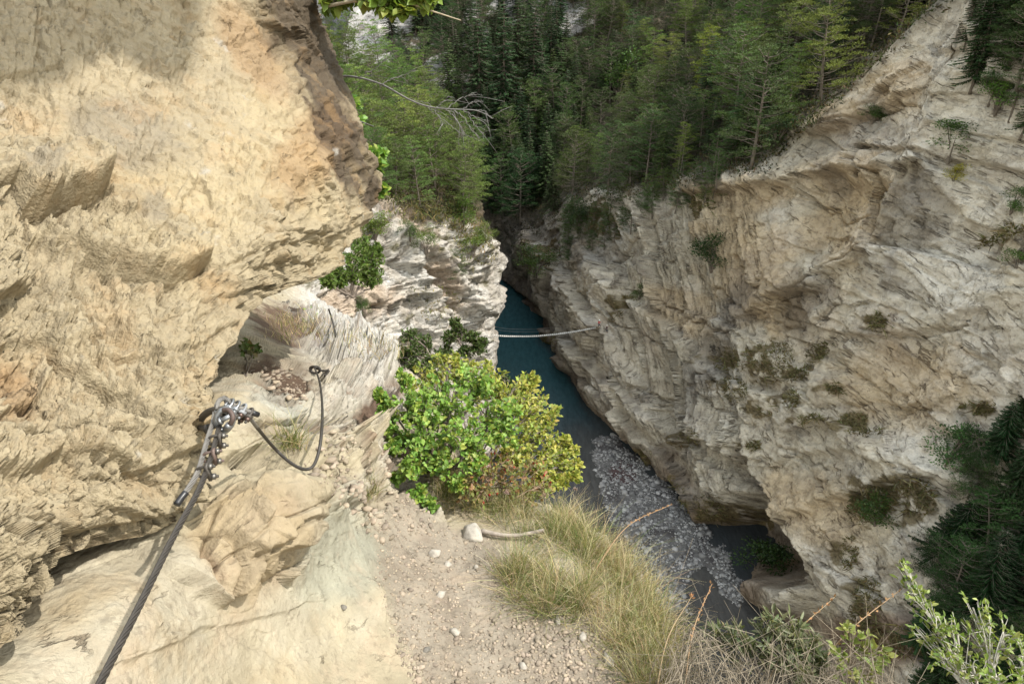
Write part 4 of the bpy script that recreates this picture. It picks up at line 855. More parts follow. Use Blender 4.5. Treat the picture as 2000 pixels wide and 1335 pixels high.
# ---------------------------------------------------------------- near bushes: stems, twigs and leaves
def bush(name, label, cat, base, blobs, leaf, cols, stem=(.17, .14, .11), tw=7, lv=7, seed=1, fold=.22, six=True, stemr=.006, up=.55, mat=None, droop=.0, part='foliage', extra=None):
    """blobs: (u, v, t, radius in pixels) of leafy masses; leaf = (length, width)"""
    rs = np.random.default_rng(seed); st, fo = MB(), MB(); base = np.asarray(base, float)
    LP, LD = [], []
    for u, v, t_, rp in blobs:
        c = unproj(u, v, t_); R = rp*t_/FP
        mid = base*.5+c*.5+rs.normal(0, R*.35, 3)+np.array([0, 0, R*.2])
        pth = spline(np.array([base, mid, c]), 9); pth[1:-1] += rs.normal(0, R*.05, (7, 3))
        tube(st, pth, np.linspace(stemr, stemr*.45, 9), 5, stem, cap=False)
        for k in range(tw):
            s0 = pth[rs.integers(5, 9)]; e = c+unit(rs.normal(size=3))*R*(.55+.5*rs.random())*np.array([1, 1, .9])
            tpt = spline(np.array([s0, s0*.5+e*.5+rs.normal(0, R*.12, 3)+np.array([0, 0, R*.1]), e]), 7)
            tube(st, tpt, np.linspace(stemr*.4, stemr*.13, 7), 4, np.array(stem)*1.1, cap=False)
            for j in range(lv):
                s = .25+.75*rs.random(); i = s*6; a = int(min(5, i)); q = tpt[a]+(tpt[a+1]-tpt[a])*(i-a)
                LP.append(q); LD.append(unit(tpt[a+1]-tpt[a])*.6+rs.normal(0, .75, 3)+np.array([0, 0, .2-droop]))
    LP, LD = np.array(LP), np.array(LD); n = len(LP)
    Nm = np.array([.25, -.2, 1.])*up*2+rs.normal(0, .55, (n, 3))
    sz = .4+.9*rs.random(n)
    leaves(fo, LP, LD, Nm, leaf[0]*sz, leaf[1]*sz, pickc(rs, cols, n, .16), fold, six)
    o = empty(name, base); tag(o, label, cat)
    st.build('stem', M_BARK, o, origin=base); fo.build(part, mat or M_LEAF, o, origin=base)
    if extra: extra(o, base, LP, rs)
    return o
LG = [[.22, .37, .065], [.17, .32, .055], [.28, .42, .10], [.13, .24, .045], [.32, .39, .08]]
YG = [[.36, .36, .07], [.28, .32, .06], [.40, .37, .09], [.2, .25, .05]]
JG = [[.075, .115, .03], [.06, .10, .028], [.10, .135, .04]]
B0 = LEDGE.pt(850, 930)
bush('broadleaf_bush', 'bright green bush with large rounded leaves at the edge of the path', 'bush', B0,
     [(790,790,3.15,40),(765,850,3.1,30),(825,840,3.0,48),(880,790,3.1,50),(862,905,2.95,40),(800,915,2.9,30),(930,850,3.05,52),(965,790,3.2,46),(905,735,3.35,34),(850,760,3.3,36),(925,905,3.0,34),(752,790,3.2,20),(738,768,3.2,10),(815,965,2.9,18),(840,990,2.9,12),(985,850,3.15,42),(880,850,2.95,50),(1000,800,3.25,32),(790,735,3.3,16),(765,880,3.0,20),(745,828,3.1,14),(830,795,3.1,40),(945,740,3.3,22),(820,880,2.95,36),(895,945,2.95,18),(772,935,2.95,12)],
     (.025, .018), LG, tw=23, lv=17, seed=21, stemr=.008)
bush('barberry_bush', 'yellow-green bush with tiny leaves reaching out over the river', 'bush', LEDGE.pt(930,950),
     [(1000,765,3.5,42),(1040,800,3.5,40),(1020,850,3.4,50),(1060,860,3.45,44),(1090,895,3.45,42),(1110,915,3.45,34),(1050,780,3.6,30),(1030,745,3.65,20),(960,740,3.55,38),(1080,940,3.4,36),(1040,910,3.35,44),(870,715,3.9,40),(830,735,3.8,36),(910,725,3.8,36),(1000,890,3.3,40),(1120,880,3.5,14),(1075,820,3.5,18),(1085,800,3.55,9),(1128,905,3.45,10),(1105,860,3.5,12),(1045,742,3.6,8),(1095,940,3.4,16),(1125,930,3.4,8),(955,715,3.8,12),(885,700,3.9,14),(1030,960,3.3,20)],
     (.026, .015), YG, tw=22, lv=15, seed=22, stemr=.006)
def hips(o, base, LP, rs):
    for q in LP[rs.integers(0, len(LP), 26)]:
        b = MB(); th = np.linspace(0, math.pi, 5)
        ring = np.stack([np.sin(th)[:, None]*np.cos(np.linspace(0, 6.283, 7)[:-1])[None], np.sin(th)[:, None]*np.sin(np.linspace(0, 6.283, 7)[:-1])[None], np.repeat(np.cos(th)[:, None]*1.35, 6, 1)], -1)
        i = np.arange(30).reshape(5, 6); j = np.roll(i, -1, 1)
        b.add(ring.reshape(-1, 3)*.0055+q, np.stack([i[:-1], j[:-1], j[1:], i[1:]], -1).reshape(-1, 4), (.40, .03, .03))
        b.build('berry', M_LEAF, o, smooth=True, origin=base)
bush('rose_bush', 'reddish-brown thorny bush dotted with red berries below the yellow-green bush', 'bush', LEDGE.pt(960,990),
     [(930,910,3.05,46),(980,905,3.1,48),(1030,920,3.15,44),(1060,950,3.15,40),(990,945,3.05,44),(940,960,2.95,40),(1040,975,3.1,36),(900,950,2.95,34)],
     (.022, .012), [[.22, .17, .06], [.20, .21, .06], [.28, .22, .08], [.24, .12, .05], [.16, .19, .045]], tw=18, lv=9, seed=23, stem=(.25, .17, .11), stemr=.004, extra=hips)
def juniper(label, base, blobs, seed, cols=JG, leaf=(.03, .012), tw=22, lv=20, stemr=.014):
    return bush('juniper_bush', label, 'bush', base, blobs, leaf, cols, tw=tw, lv=lv, seed=seed, six=False, stemr=stemr, up=.2, mat=M_NEEDLE, stem=(.2, .16, .13))
juniper('dark juniper with a bare forked trunk leaning over the drop', LEDGE.pt(850,760)+np.array([.1, 1.2, -.2]), [(900,650,5.6,22),(880,660,5.6,20),(890,632,5.6,14),(925,660,5.5,20),(935,685,5.5,16),(910,690,5.5,18),(870,690,5.6,16),(945,668,5.5,10)], 31, tw=26, lv=24)
juniper('dense dark juniper beside the bare-trunked one', LEDGE.pt(800,745)+np.array([.1, .6, -.2]), [(800,660,5.6,24),(790,690,5.6,26),(815,690,5.5,26),(800,725,5.4,26),(830,720,5.3,26),(850,705,5.4,22),(865,700,5.5,16),(830,670,5.6,18),(845,735,5.1,26)], 32, tw=30, lv=24)
juniper('tip of a dark juniper showing behind the yellow-green bush', LEDGE.pt(900,850)+np.array([.35, 1.0, -.5]), [(985,745,4.6,16),(975,760,4.6,18),(990,770,4.5,16),(960,755,4.6,14)], 33)
GR = [[.10, .16, .03], [.08, .14, .03], [.13, .19, .045]]
juniper('rounded bright green evergreen bush under the tip of the boulder', unproj(690, 580, 10.9), [(700,500,11,30),(720,510,11,30),(690,535,10.8,34),(725,540,11,24),(660,540,10.4,22),(705,475,11.2,22),(640,548,10,16),(735,490,11.2,16)], 34, GR, (.07, .03), 40, 28, .02)
bush('shrub', 'green leafy shrub on the ledge below the evergreen bush', 'shrub', LEDGE.pt(620,648), [(605,615,8.4,16),(620,635,8.2,18),(600,640,8.1,14),(635,640,8.2,14)], (.07, .05), LG, tw=16, lv=10, seed=35)
bush('shrub', 'scrubby plant with pinkish flowers against the boulder foot', 'shrub', LEDGE.pt(480,735), [(470,700,3.5,22),(495,690,3.6,18),(460,725,3.4,18),(500,720,3.5,16),(480,680,3.7,16)], (.034, .022), [[.10, .16, .03], [.13, .17, .05], [.2, .17, .08]], tw=14, lv=8, seed=36, stemr=.003)
for i_, (u, v, t_, r_) in enumerate([(740,300,6.5,16), (735,340,6.5,14), (700,215,7, 18), (690,240,7,16), (750,360,6.5,12), (725,310,6.5,12)]): pass
bush('shrub', 'green shrub peeping out behind the right edge of the boulder', 'shrub', unproj(700, 400, 6.5), [(722,300,6.5,16),(738,320,6.5,14),(730,345,6.5,12),(742,300,6.6,12),(748,370,6.4,9)], (.07, .05), LG, tw=14, lv=9, seed=37)
bush('shrub', 'upper green shrub behind the right edge of the boulder', 'shrub', unproj(660, 300, 6.9), [(690,205,7,16),(700,235,7,13),(680,225,7,13)], (.07, .05), LG, tw=12, lv=8, seed=38)
# shrubs along the lower right edge
BB = LEDGE.pt
bush('shrub', 'brittle shrub with narrow grey-green leaves at the lower middle edge', 'shrub', BB(1580,1480), [(1500,1215,1.9,34),(1540,1230,1.9,36),(1575,1255,1.85,34),(1480,1250,1.9,34),(1520,1280,1.85,40),(1440,1240,1.9,26),(1560,1300,1.8,34),(1400,1240,1.95,24),(1600,1285,1.85,26)], (.028, .007), [[.17, .18, .09], [.13, .15, .07], [.22, .22, .12], [.10, .12, .05]], tw=17, lv=13, seed=41, stem=(.25, .2, .17), stemr=.003)
bush('shrub', 'leggy green sapling with pale stems in the lower right corner', 'shrub', BB(1960,1500), [(1790,1160,1.95,34),(1830,1200,1.9,42),(1870,1235,1.85,40),(1900,1185,1.9,30),(1920,1230,1.85,38),(1960,1240,1.8,42),(1990,1280,1.75,44),(1850,1290,1.8,34),(1900,1300,1.75,32),(1770,1130,2.0,18),(1760,1100,2.0,12),(1950,1320,1.7,40),(1800,1240,1.9,26)], (.018, .0085), [[.24, .29, .06], [.19, .25, .05], [.30, .33, .1], [.14, .19, .04]], tw=12, lv=8, seed=42, stem=(.42, .39, .33), stemr=.0055)
bush('shrub', 'sparse young sprig with a few fresh leaves beside the pale-stemmed sapling', 'shrub', BB(1660,1480), [(1660,1235,1.85,18),(1690,1245,1.85,22),(1640,1270,1.8,18),(1690,1290,1.8,24),(1720,1270,1.8,18),(1655,1310,1.75,26)], (.022, .011), [[.20, .25, .06], [.26, .28, .08]], tw=7, lv=6, seed=43, stem=(.22, .17, .12), stemr=.003)
# tangle of dead twigs
b = MB(); rs = np.random.default_rng(44); b0 = np.array(BB(1480, 1480))
for k in range(260):
    u = rs.uniform(1300, 1740); v = rs.uniform(1225, 1335)+max(0, (u-1500)*.16)+(30 if 1400 < u < 1620 else 0)+max(0, 1400-u)*.1; e = unproj(u, v, rs.uniform(1.7, 2.05)); s_ = unproj(u+rs.normal(0, 70), 1450+rs.random()*60, rs.uniform(1.6, 1.8))
    m = s_*.5+e*.5+rs.normal(0, .05, 3); tube(b, spline(np.array([s_, m, e]), 7), np.linspace(.0022, .0007, 7), 4, np.array([.23, .19, .14])*(.5+.9*rs.random()), cap=False)
    for j in range(3):
        q = m+(e-m)*rs.random(); tube(b, np.array([q, q+rs.normal(0, .045, 3), q+rs.normal(0, .07, 3)+np.array([0, 0, .03])]), [.0010, .0007, .0004], 3, np.array([.29, .24, .17])*(.6+.7*rs.random()), cap=False)
tag(b.build('dead_twigs', M_BARK, origin=b0), 'tangle of dry leafless brown twigs along the bottom edge', 'twigs').location = b0
# tall dry stalks
for i_, (u0_, v0_, u1_, v1_, lab) in enumerate([(1455,1440,1630,1165,'tall straw-coloured dry stalk beside the narrow-leaved shrub'), (1500,1470,1765,1145,'long dry seed stalk leaning right across the dark gorge'), (1330,1450,1390,1140,'dry stalk with reddish seed heads left of the narrow-leaved shrub'), (1270,1440,1350,1165,'thin stalk carrying a round brown seed head'), (1180,1130,1310,985,'thin dry stem leaning out over the gravel bar from the grass')]):
    a = unproj(u0_, v0_, 1.75) if i_ < 4 else BB(u0_-30, v0_); e = unproj(u1_, v1_, 2.0 if i_ < 4 else 2.6); m = a*.5+e*.5+np.array([-.02, .02, .05]); pth = spline(np.array([a, m, e]), 24)
    b = MB(); h = MB(); tube(b, pth, np.linspace(.0028, .0009, 24), 5, (.42, .30, .18)); rs = np.random.default_rng(60+i_)
    for k in range(12 if i_ != 3 else 1):
        q = pth[23-(k if i_ != 3 else 0)]
        for j in range(2 if i_ != 3 else 20):
            leaves(h, q[None]+rs.normal(0, .002, (1, 3)), rs.normal(0, .6, (1, 3))+unit(e-m), rs.normal(size=(1, 3)), np.array([.012]), np.array([.006]), np.array([[.42, .24, .12]])*(.6+.7*rs.random()), .3, six=False)
    o = empty('dry_stalk', a); tag(o, lab, 'stalk'); b.build('stem', M_GRASS, o, origin=a); h.build('seed_head', M_GRASS, o, origin=a)
# ---------------------------------------------------------------- grass
STRAW = [[.49, .40, .23], [.58, .49, .31], [.40, .32, .17], [.46, .37, .21]]; GREEN = [[.16, .19, .05], [.20, .21, .06], [.12, .16, .045]]
def grass_area(b, surf, poly, n, ln, wd, green, rs, clump=10, spread=.05, bend=.35, tilt=.35, out=(0, 0, 0)):
    us = [p[0] for p in poly]; vs_ = [p[1] for p in poly]; nc = n//clump+1; pts = []
    while len(pts) < nc:
        u = rs.uniform(min(us), max(us), nc); v = rs.uniform(min(vs_), max(vs_), nc); k = inpoly(u, v, poly); pts += list(zip(u[k], v[k]))
    pts = np.array(pts[:nc]); c, nn_, ok = surf.at(pts[:, 0], pts[:, 1]); c = c[ok]; m = len(c)*clump
    dirc = np.array([0, 0, 1.])+rs.normal(0, tilt*.6, (len(c), 3))+np.array(out)
    P = np.repeat(c, clump, 0)+rs.normal(0, spread, (m, 3))*np.array([1, 1, .35]); Dr = np.repeat(dirc, clump, 0)+rs.normal(0, tilt, (m, 3)); Dr[:, 2] = np.abs(Dr[:, 2])+.25
    g = rs.random(m) < np.repeat(np.clip(green+rs.normal(0, .25, len(c)), 0, 1), clump); cc = np.where(g[:, None], pickc(rs, GREEN, m, .2), pickc(rs, STRAW, m, .2))
    L_ = ln*(.45+.75*rs.random(m)); blades(b, P, Dr, L_, bend*(.3+rs.random(m)), wd*(.7+.6*rs.random(m)), cc, rs)
rs = np.random.default_rng(77); b = MB()
def tussocks(b, surf, poly, n, ln, rad, green, rs, per=80, wd=.0019, out=(0, 0, 0)):
    us = [p[0] for p in poly]; vs_ = [p[1] for p in poly]; k = 0
    while k < n:
        u, v = rs.uniform(min(us), max(us)), rs.uniform(min(vs_), max(vs_))
        if not inpoly(np.array(u), np.array(v), poly): continue
        k += 1; c = surf.pt(u, v); m = int(per*(.5+rs.random())); of = rs.normal(0, rad, (m, 3))*np.array([1, 1, .1]); s = .6+.7*rs.random(); g = np.clip(green+rs.normal(0, .3), 0, 1)
        Dr = of/rad*.38+np.array([0, 0, 1.])+rs.normal(0, .22, (m, 3))+np.array(out)+rs.normal(0, .15, 3); isg = rs.random(m) < g
        blades(b, c+of, Dr, ln*s*(.35+.8*rs.random(m)), .5*(.3+rs.random(m)), wd*(.6+.7*rs.random(m)), np.where(isg[:, None], pickc(rs, GREEN, m, .25), pickc(rs, STRAW, m, .25)), rs, 5)
tussocks(b, LEDGE, [(985,1100),(1045,1080),(1150,1080),(1235,1110),(1280,1190),(1285,1250),(1200,1255),(1120,1205),(1050,1200),(985,1165)], 46, .165, .022, .5, rs, 90)
tussocks(b, LEDGE, [(890,985),(960,975),(1060,1000),(1130,1035),(1180,1070),(1090,1080),(1030,1050),(960,1025)], 32, .16, .024, .6, rs, 85)
tussocks(b, LEDGE, [(1100,1012),(1178,1052),(1230,1102),(1284,1200),(1306,1290),(1290,1300),(1255,1200),(1200,1115),(1140,1066),(1080,1025)], 60, .17, .02, .1, rs, 75, out=(.16, .12, 0))
tussocks(b, LEDGE, [(1190,1255),(1290,1240),(1312,1320),(1310,1400),(1210,1330)], 24, .14, .02, .35, rs, 80)
tussocks(b, LEDGE, [(860,940),(900,930),(960,970),(900,1010),(868,985)], 12, .15, .02, .5, rs, 70)
grass_area(b, LEDGE, [(975,1090),(1040,1075),(1150,1075),(1235,1110),(1290,1210),(1290,1280),(1200,1290),(1110,1220),(1000,1200)], 1800, .07, .0019, .3, rs, 6, .03, .5, .6)
tag(b.build('dry_grass', M_GRASS), 'straw-coloured and green grass covering the edge of the path', 'grass', kind='stuff')
b = MB()
grass_area(b, LEDGE, [(560,640),(640,640),(740,665),(780,690),(760,720),(700,680),(600,660)], 420, .12, .004, .4, rs, 12, .08); grass_area(b, LEDGE, [(500,650),(600,610),(640,620),(560,680)], 500, .12, .004, .4, rs, 12, .08)
grass_area(b, LEDGE, [(840,880),(900,930),(880,1000),(850,960)], 1200, .13, .002, .4, rs, 12, .03)
tag(b.build('ledge_grass', M_GRASS), 'thin yellowish grass scattered over the far end of the ledge', 'grass', kind='stuff')
for u, v, lab in [(722,965,'lone green grass tuft on the pale rocks left of the path'), (835,925,'grass tuft in the shade under the broadleaf bush'), (575,870,'scrap of dry grass below the sagging cable loop')]:
    b = MB(); q = BB(u, v); n = 130; P = q+rs.normal(0, .018, (n, 3))*np.array([1, 1, .3]); Dr = np.array([0, 0, 1.])+rs.normal(0, .5, (n, 3)); Dr[:, 2] = np.abs(Dr[:, 2])+.3
    blades(b, P, Dr, .13*(.5+.7*rs.random(n)), .4*(.3+rs.random(n)), .0022*np.ones(n), np.where(rs.random((n, 1)) < .6, pickc(rs, GREEN, n), pickc(rs, STRAW, n)), rs)
    tag(b.build('grass_tuft', M_GRASS, origin=q), lab, 'grass tuft').location = q
# grass on the cliff shelves
b = MB()
for a, c_, r1, r2, an in MOSS:
    k = int(18*math.sqrt(r1*r2)); th = rs.random(k)*6.283; rr = np.sqrt(rs.random(k))*.95; ca, sa_ = math.cos(math.radians(an)), math.sin(math.radians(an))
    x, y = rr*np.cos(th)*r1, rr*np.sin(th)*r2; P, nn_, ok = RIGHT.at(np.clip(a+x*ca-y*sa_, -300, 2300), c_+x*sa_+y*ca); ok = ok & (fbm(P*.5, 4, .6, 277) > -.12); P = P[ok]; n = len(P)
    if n: blades(b, P-nn_[ok]*.1, nn_[ok]*.6+np.array([0, 0, .6])+rs.normal(0, .35, (n, 3)), .9*(.5+.8*rs.random(n)), .5*np.ones(n), .16*(.6+.8*rs.random(n)), pickc(rs, [[.19, .16, .075], [.15, .14, .06], [.22, .175, .09]], n, .25), rs, 3)
tag(b.build('cliff_grass', M_GRASS), 'brownish grass and moss on the shelves of the right cliff', 'grass', kind='stuff')
b = MB()
for poly, n in [([(730,420),(800,400),(940,425),(975,500),(930,470),(860,440)], 1500), ([(880,430),(960,470),(970,520),(900,520)], 500), ([(800,560),(900,560),(900,680),(800,600)], 250), ([(700,430),(760,430),(740,470),(700,470)], 300)]:
    u = rs.uniform(min(p[0] for p in poly), max(p[0] for p in poly), n); v = rs.uniform(min(p[1] for p in poly), max(p[1] for p in poly), n); k = inpoly(u, v, poly); P, nn_, ok = LEFT.at(u[k], v[k]); P = P[ok]; n = len(P)
    blades(b, P, np.array([0, 0, 1.])+rs.normal(0, .4, (n, 3)), .011*(P @ FW)*(.5+.8*rs.random(n)), .4*np.ones(n), .0016*(P @ FW), pickc(rs, [[.22, .20, .07], [.15, .17, .05], [.27, .22, .1]], n, .2), rs, 3)
tag(b.build('cliff_top_grass', M_GRASS), 'yellow-green grass along the crest of the left cliff', 'grass', kind='stuff')
# undergrowth that covers the forest floor
b = MB()
def floor_cover(surf, poly, n, size, cols):
    u = rs.uniform(min(p[0] for p in poly), max(p[0] for p in poly), n); v = rs.uniform(min(p[1] for p in poly), max(p[1] for p in poly), n); k = inpoly(u, v, poly); P, nn_, ok = surf.at(u[k], v[k]); P = P[ok]; n = len(P)
    for j in range(7): leaves(b, P+rs.normal(0, size, (n, 3))*np.array([1, 1, .5])+np.array([0, 0, size*.5]), np.array([0, 0, .7])+rs.normal(size=(n, 3)), rs.normal(size=(n, 3)), size*.9*(.5+rs.random(n)), size*.35, pickc(rs, cols, n, .3), .2, six=False)
floor_cover(RIGHT, [(935,300),(1000,100),(1130,0),(1860,0),(1740,100),(1640,200),(1570,260),(1500,335),(1400,345),(1250,390),(1150,410),(1070,450),(1000,500),(960,450)], 9000, .7, [[.05, .065, .025], [.07, .07, .03], [.085, .07, .04], [.04, .055, .022]])
floor_cover(LEFT, [(560,150),(640,140),(760,200),(880,270),(935,370),(925,425),(830,412),(735,392),(640,400)], 5000, .6, [[.09, .11, .035], [.12, .11, .05], [.07, .09, .03]])
floor_cover(FAR, [(740,60),(900,20),(960,120),(1150,60),(1180,250),(1100,400),(940,400),(900,240),(780,240),(640,200)], 3600, 1.8, [[.035, .05, .022], [.05, .055, .028]])
tag(b.build('undergrowth', M_NEEDLE), 'low dark undergrowth covering the forest floor on both slopes', 'undergrowth', kind='stuff')

forest_labels()
# ------------------------------------------------------------------ steel cable, anchor and clamps
DARKST = np.array([.048, .041, .034]); LIGHTST = np.array([.2, .185, .165]); RUST = np.array([.085, .058, .048]); ZN = np.array([.25, .255, .26])
CR = .0053
def ring_tube(b, c, X, Y, rx, ry, r, a0=0, a1=2*math.pi, n=28, sides=8, col=ZN, cap=True):
    a = np.linspace(a0, a1, n); p = c+np.cos(a)[:, None]*X*rx+np.sin(a)[:, None]*Y*ry
    tube(b, p, r, sides, col, cap)
def cyl(b, p0, p1, r, sides=12, col=ZN):
    p0 = np.asarray(p0, float); p1 = np.asarray(p1, float); k = np.linspace(0, 1, 3)[:, None]; tube(b, p0+(p1-p0)*k, r, sides, col)
def rect_bar(b, c, X, Y, Z, sx, sy, sz, col):
    v = np.array([[i, j, k] for i in (-1, 1) for j in (-1, 1) for k in (-1, 1)], float)*.5*np.array([sx, sy, sz])
    bev = .82; P = []
    for q in v: P.append(c+X*q[0]+Y*q[1]+Z*q[2])
    b.add(np.array(P), np.array([[0, 1, 3, 2], [4, 6, 7, 5], [0, 4, 5, 1], [2, 3, 7, 6], [0, 2, 6, 4], [1, 5, 7, 3]]), col)
def clamp(parent, c, along, side, face, origin, colb=DARKST, coln=LIGHTST, s=1.0):
    """wire-rope clip: U-bolt round both ropes, saddle and two hexagon nuts on the threaded ends"""
    along, side, face = unit(along), unit(side), unit(face)
    w = CR*2.2*s; b = MB(); a = np.linspace(math.pi, 2*math.pi, 14); arc = c+np.cos(a)[:, None]*face*w+np.sin(a)[:, None]*side*w*1.05
    pth = np.concatenate([[arc[0]+side*CR*4.6*s], arc, [arc[-1]+side*CR*4.6*s]]); tube(b, resample(pth, .0025)[0], CR*.52*s, 8, colb)
    o = b.build('cable_clamp', M_STEEL if colb is not ZN else M_ZINC, parent, smooth=True, origin=origin)
    b = MB(); rect_bar(b, c+side*CR*1.75*s, side, face, along, CR*1.1*s, w*2+CR*2.2*s, CR*2.1*s, colb*1.25); rect_bar(b, c+side*CR*1.1*s, side, face, along, CR*.9*s, w*1.5, CR*1.5*s, colb*1.1)
    b.build('saddle', M_STEEL if colb is not ZN else M_ZINC, o, origin=origin)
    for q in (-1, 1):
        n0 = c+face*w*q+side*CR*2.35*s; b = MB(); cyl(b, n0, n0+side*CR*1.25*s, CR*1.12*s, 6, coln); cyl(b, n0+side*CR*1.25*s, n0+side*CR*1.35*s, CR*.9*s, 12, coln*.9)
        b.build('nut', M_ZINC, o, origin=origin)
    return o
PA = lambda u, v, t: unproj(u, v, t)
cab = empty('steel_cable', PA(195, 1335, .78))
tag(cab, 'thick twisted steel safety cable running up from the bottom edge to the rock anchor', 'cable')
OC = np.array(cab.location)
path = spline(np.array([PA(60, 1660, .56), PA(125, 1485, .66), PA(195, 1335, .77), PA(270, 1187, .89), PA(340, 1045, 1.03), (PA(384, 965, 1.135)), PA(400, 928, 1.19), PA(413, 890, 1.245), PA(424, 850, 1.305), PA(431, 822, 1.345), PA(444, 795, 1.385), PA(440, 776, 1.405)]), 400)
b = MB(); wire_rope(b, path, CR, .078, 6, 7, .0035, DARKST); b.build('rope', M_STEEL, cab, smooth=True, origin=OC)
path2 = spline(np.array([PA(440, 776, 1.405), PA(428, 782, 1.40), PA(421, 800, 1.375), PA(416, 825, 1.34), PA(407, 852, 1.30), PA(396, 890, 1.24), PA(386, 922, 1.195), PA(370, 950, 1.17), PA(352, 974, 1.15)]), 200)
b = MB(); wire_rope(b, path2, CR, .078, 6, 7, .0035, LIGHTST*.85); b.build('rope_tail', M_STEEL, cab, smooth=True, origin=OC)
b = MB(); tube(b, spline(np.array([PA(363, 961, 1.16), PA(354, 972, 1.152), PA(345, 985, 1.142)]), 8), CR*1.18, 12, (.02, .02, .02)); b.build('tape_end', M_TAPE, cab, smooth=True, origin=OC)
viewd = -unit(PA(415, 880, 1.26)); al = unit(PA(428, 830, 1.33)-PA(395, 930, 1.19)); sd = unit(np.cross(al, viewd)); sd = sd if sd[0] > 0 else -sd; fc = unit(np.cross(sd, al))
for (u, v, t_), rc, (ru, rf) in [((420, 860, 1.295), DARKST*1.2, (0, 0)), ((409, 893, 1.243), RUST*1.3, (.1, .1)), ((397, 922, 1.20), DARKST*1.25, (-.1, .2))]:
    s2 = unit(sd*.85+fc*(.25+rf)+al*ru); clamp(cab, PA(u, v, t_), al, s2, np.cross(al, s2), OC, rc, LIGHTST*.8, 1.0)
b = MB()      # thimble: grooved teardrop in the eye of the rope
tc = PA(434, 805, 1.37); X, Y = unit(np.cross(al, fc)), al
a = np.linspace(-.35*math.pi, 1.35*math.pi, 30); tear = np.concatenate([[tc-Y*.030], tc+np.cos(a)[:, None]*X*.0125+np.sin(a)[:, None]*Y*.0135, [tc-Y*.030]]); tube(b, resample(tear, .002)[0], .0042, 8, ZN*.9); b.build('thimble', M_ZINC, cab, smooth=True, origin=OC)
# eye bolt in the rock
an = empty('anchor_bolt', PA(386, 826, 1.46)); tag(an, 'grey steel anchor eye cemented into the boulder, holding both cables', 'anchor'); OA = np.array(an.location)
b = MB(); tube(b, spline(np.array([PA(376, 838, 1.56), PA(388, 826, 1.46), PA(397, 812, 1.42), PA(412, 802, 1.385), PA(430, 800, 1.365), PA(450, 806, 1.36), PA(462, 816, 1.355)]), 40), .0078, 10, DARKST*1.3); b.build('hook_bar', M_STEEL, an, smooth=True, origin=OA)
b = MB(); tube(b, spline(np.array([PA(380, 825, 1.52), PA(392, 835, 1.43), PA(408, 836, 1.385), PA(424, 828, 1.35)]), 24), .0062, 10, DARKST); cyl(b, PA(401, 838, 1.385), PA(409, 836, 1.385), .0105, 10, DARKST*.9); b.build('lower_bar', M_STEEL, an, smooth=True, origin=OA)
sh = empty('shackle', PA(438, 822, 1.345)); tag(sh, 'galvanised steel link joining the two cable eyes on the anchor', 'shackle'); OS = np.array(sh.location)
b = MB(); c0 = PA(440, 815, 1.335); pts = [PA(427, 834, 1.335), PA(422, 818, 1.33), PA(430, 803, 1.33), PA(445, 800, 1.335), PA(455, 812, 1.335), PA(451, 830, 1.335), PA(438, 842, 1.335), PA(427, 834, 1.335)]
tube(b, spline(np.array(pts), 60), .0062, 10, ZN); b.build('bow', M_ZINC, sh, smooth=True, origin=OS)
b = MB(); cyl(b, PA(430, 822, 1.318), PA(449, 812, 1.318), .0050, 10, ZN); cyl(b, PA(428, 823, 1.318), PA(433, 820.5, 1.318), .0082, 6, ZN*.95); cyl(b, PA(447, 829, 1.318), PA(442, 836, 1.325), .0072, 6, ZN*.95); b.build('pin', M_ZINC, sh, origin=OS)
b = MB(); tube(b, spline(np.array([PA(436, 800, 1.33), PA(448, 802, 1.325), PA(455, 815, 1.32), PA(450, 828, 1.322)]), 20), .0052, 8, RUST); b.build('rusty_thimble', M_STEEL, sh, smooth=True, origin=OS)
# second cable: sags to a loop and climbs to the next anchor
c2 = empty('steel_cable', PA(495, 825, 1.42)); tag(c2, 'thin dark steel cable sagging in a loop from the anchor across the pale rock', 'cable'); O2 = np.array(c2.location)
def ovl(u, v, gap):
    q = LEDGE.pt(u, v); t_ = float(q @ FW); return PA(u, v, t_-gap)
uv_ = spline(np.array([(490, 819, 0), (505, 838, 0), (530, 868, 0), (556, 894, 0), (580, 911, 0), (600, 916, 0), (614, 906, 0), (624, 875, 0), (629, 830, 0), (629, 785, 0), (624, 745, 0), (615, 719, 0)], float), 90)
tl = np.array([float(LEDGE.pt(a, c) @ FW) for a, c, _ in uv_]); tl = np.array([tl[max(0, k-7):k+8].min() for k in range(90)])
for _ in range(30): tl[1:-1] = (tl[:-2]+tl[1:-1]*2+tl[2:])/4
kk = np.linspace(0, 1, 90); tl = tl-.04-.10*np.sin(kk*math.pi); tl = np.where(kk < .25, 1.415+(tl-1.415)*sstep(0, .25, kk), tl)
p2 = np.concatenate([spline(np.array([PA(424, 800, 1.36), PA(428, 783, 1.375), PA(441, 778, 1.38), PA(455, 789, 1.375), PA(472, 801, 1.385), PA(485, 813, 1.405)]), 60), unproj(uv_[:, 0], uv_[:, 1], tl)])
b = MB(); rp, _ = resample(p2, .006); i0 = 34; wire_rope(b, rp[:i0], CR*.82, .058, 6, 7, .0035, LIGHTST); tube(b, rp[i0-2:], CR*.80, 8, DARKST*.9); b.build('rope', M_STEEL, c2, smooth=True, origin=O2)
b = MB(); tube(b, spline(np.array([PA(450, 795, 1.37), PA(470, 797, 1.375), PA(488, 804, 1.385), PA(503, 809, 1.40)]), 20), CR*.95, 10, LIGHTST*.7); b.build('rope_tail', M_STEEL, c2, smooth=True, origin=O2)
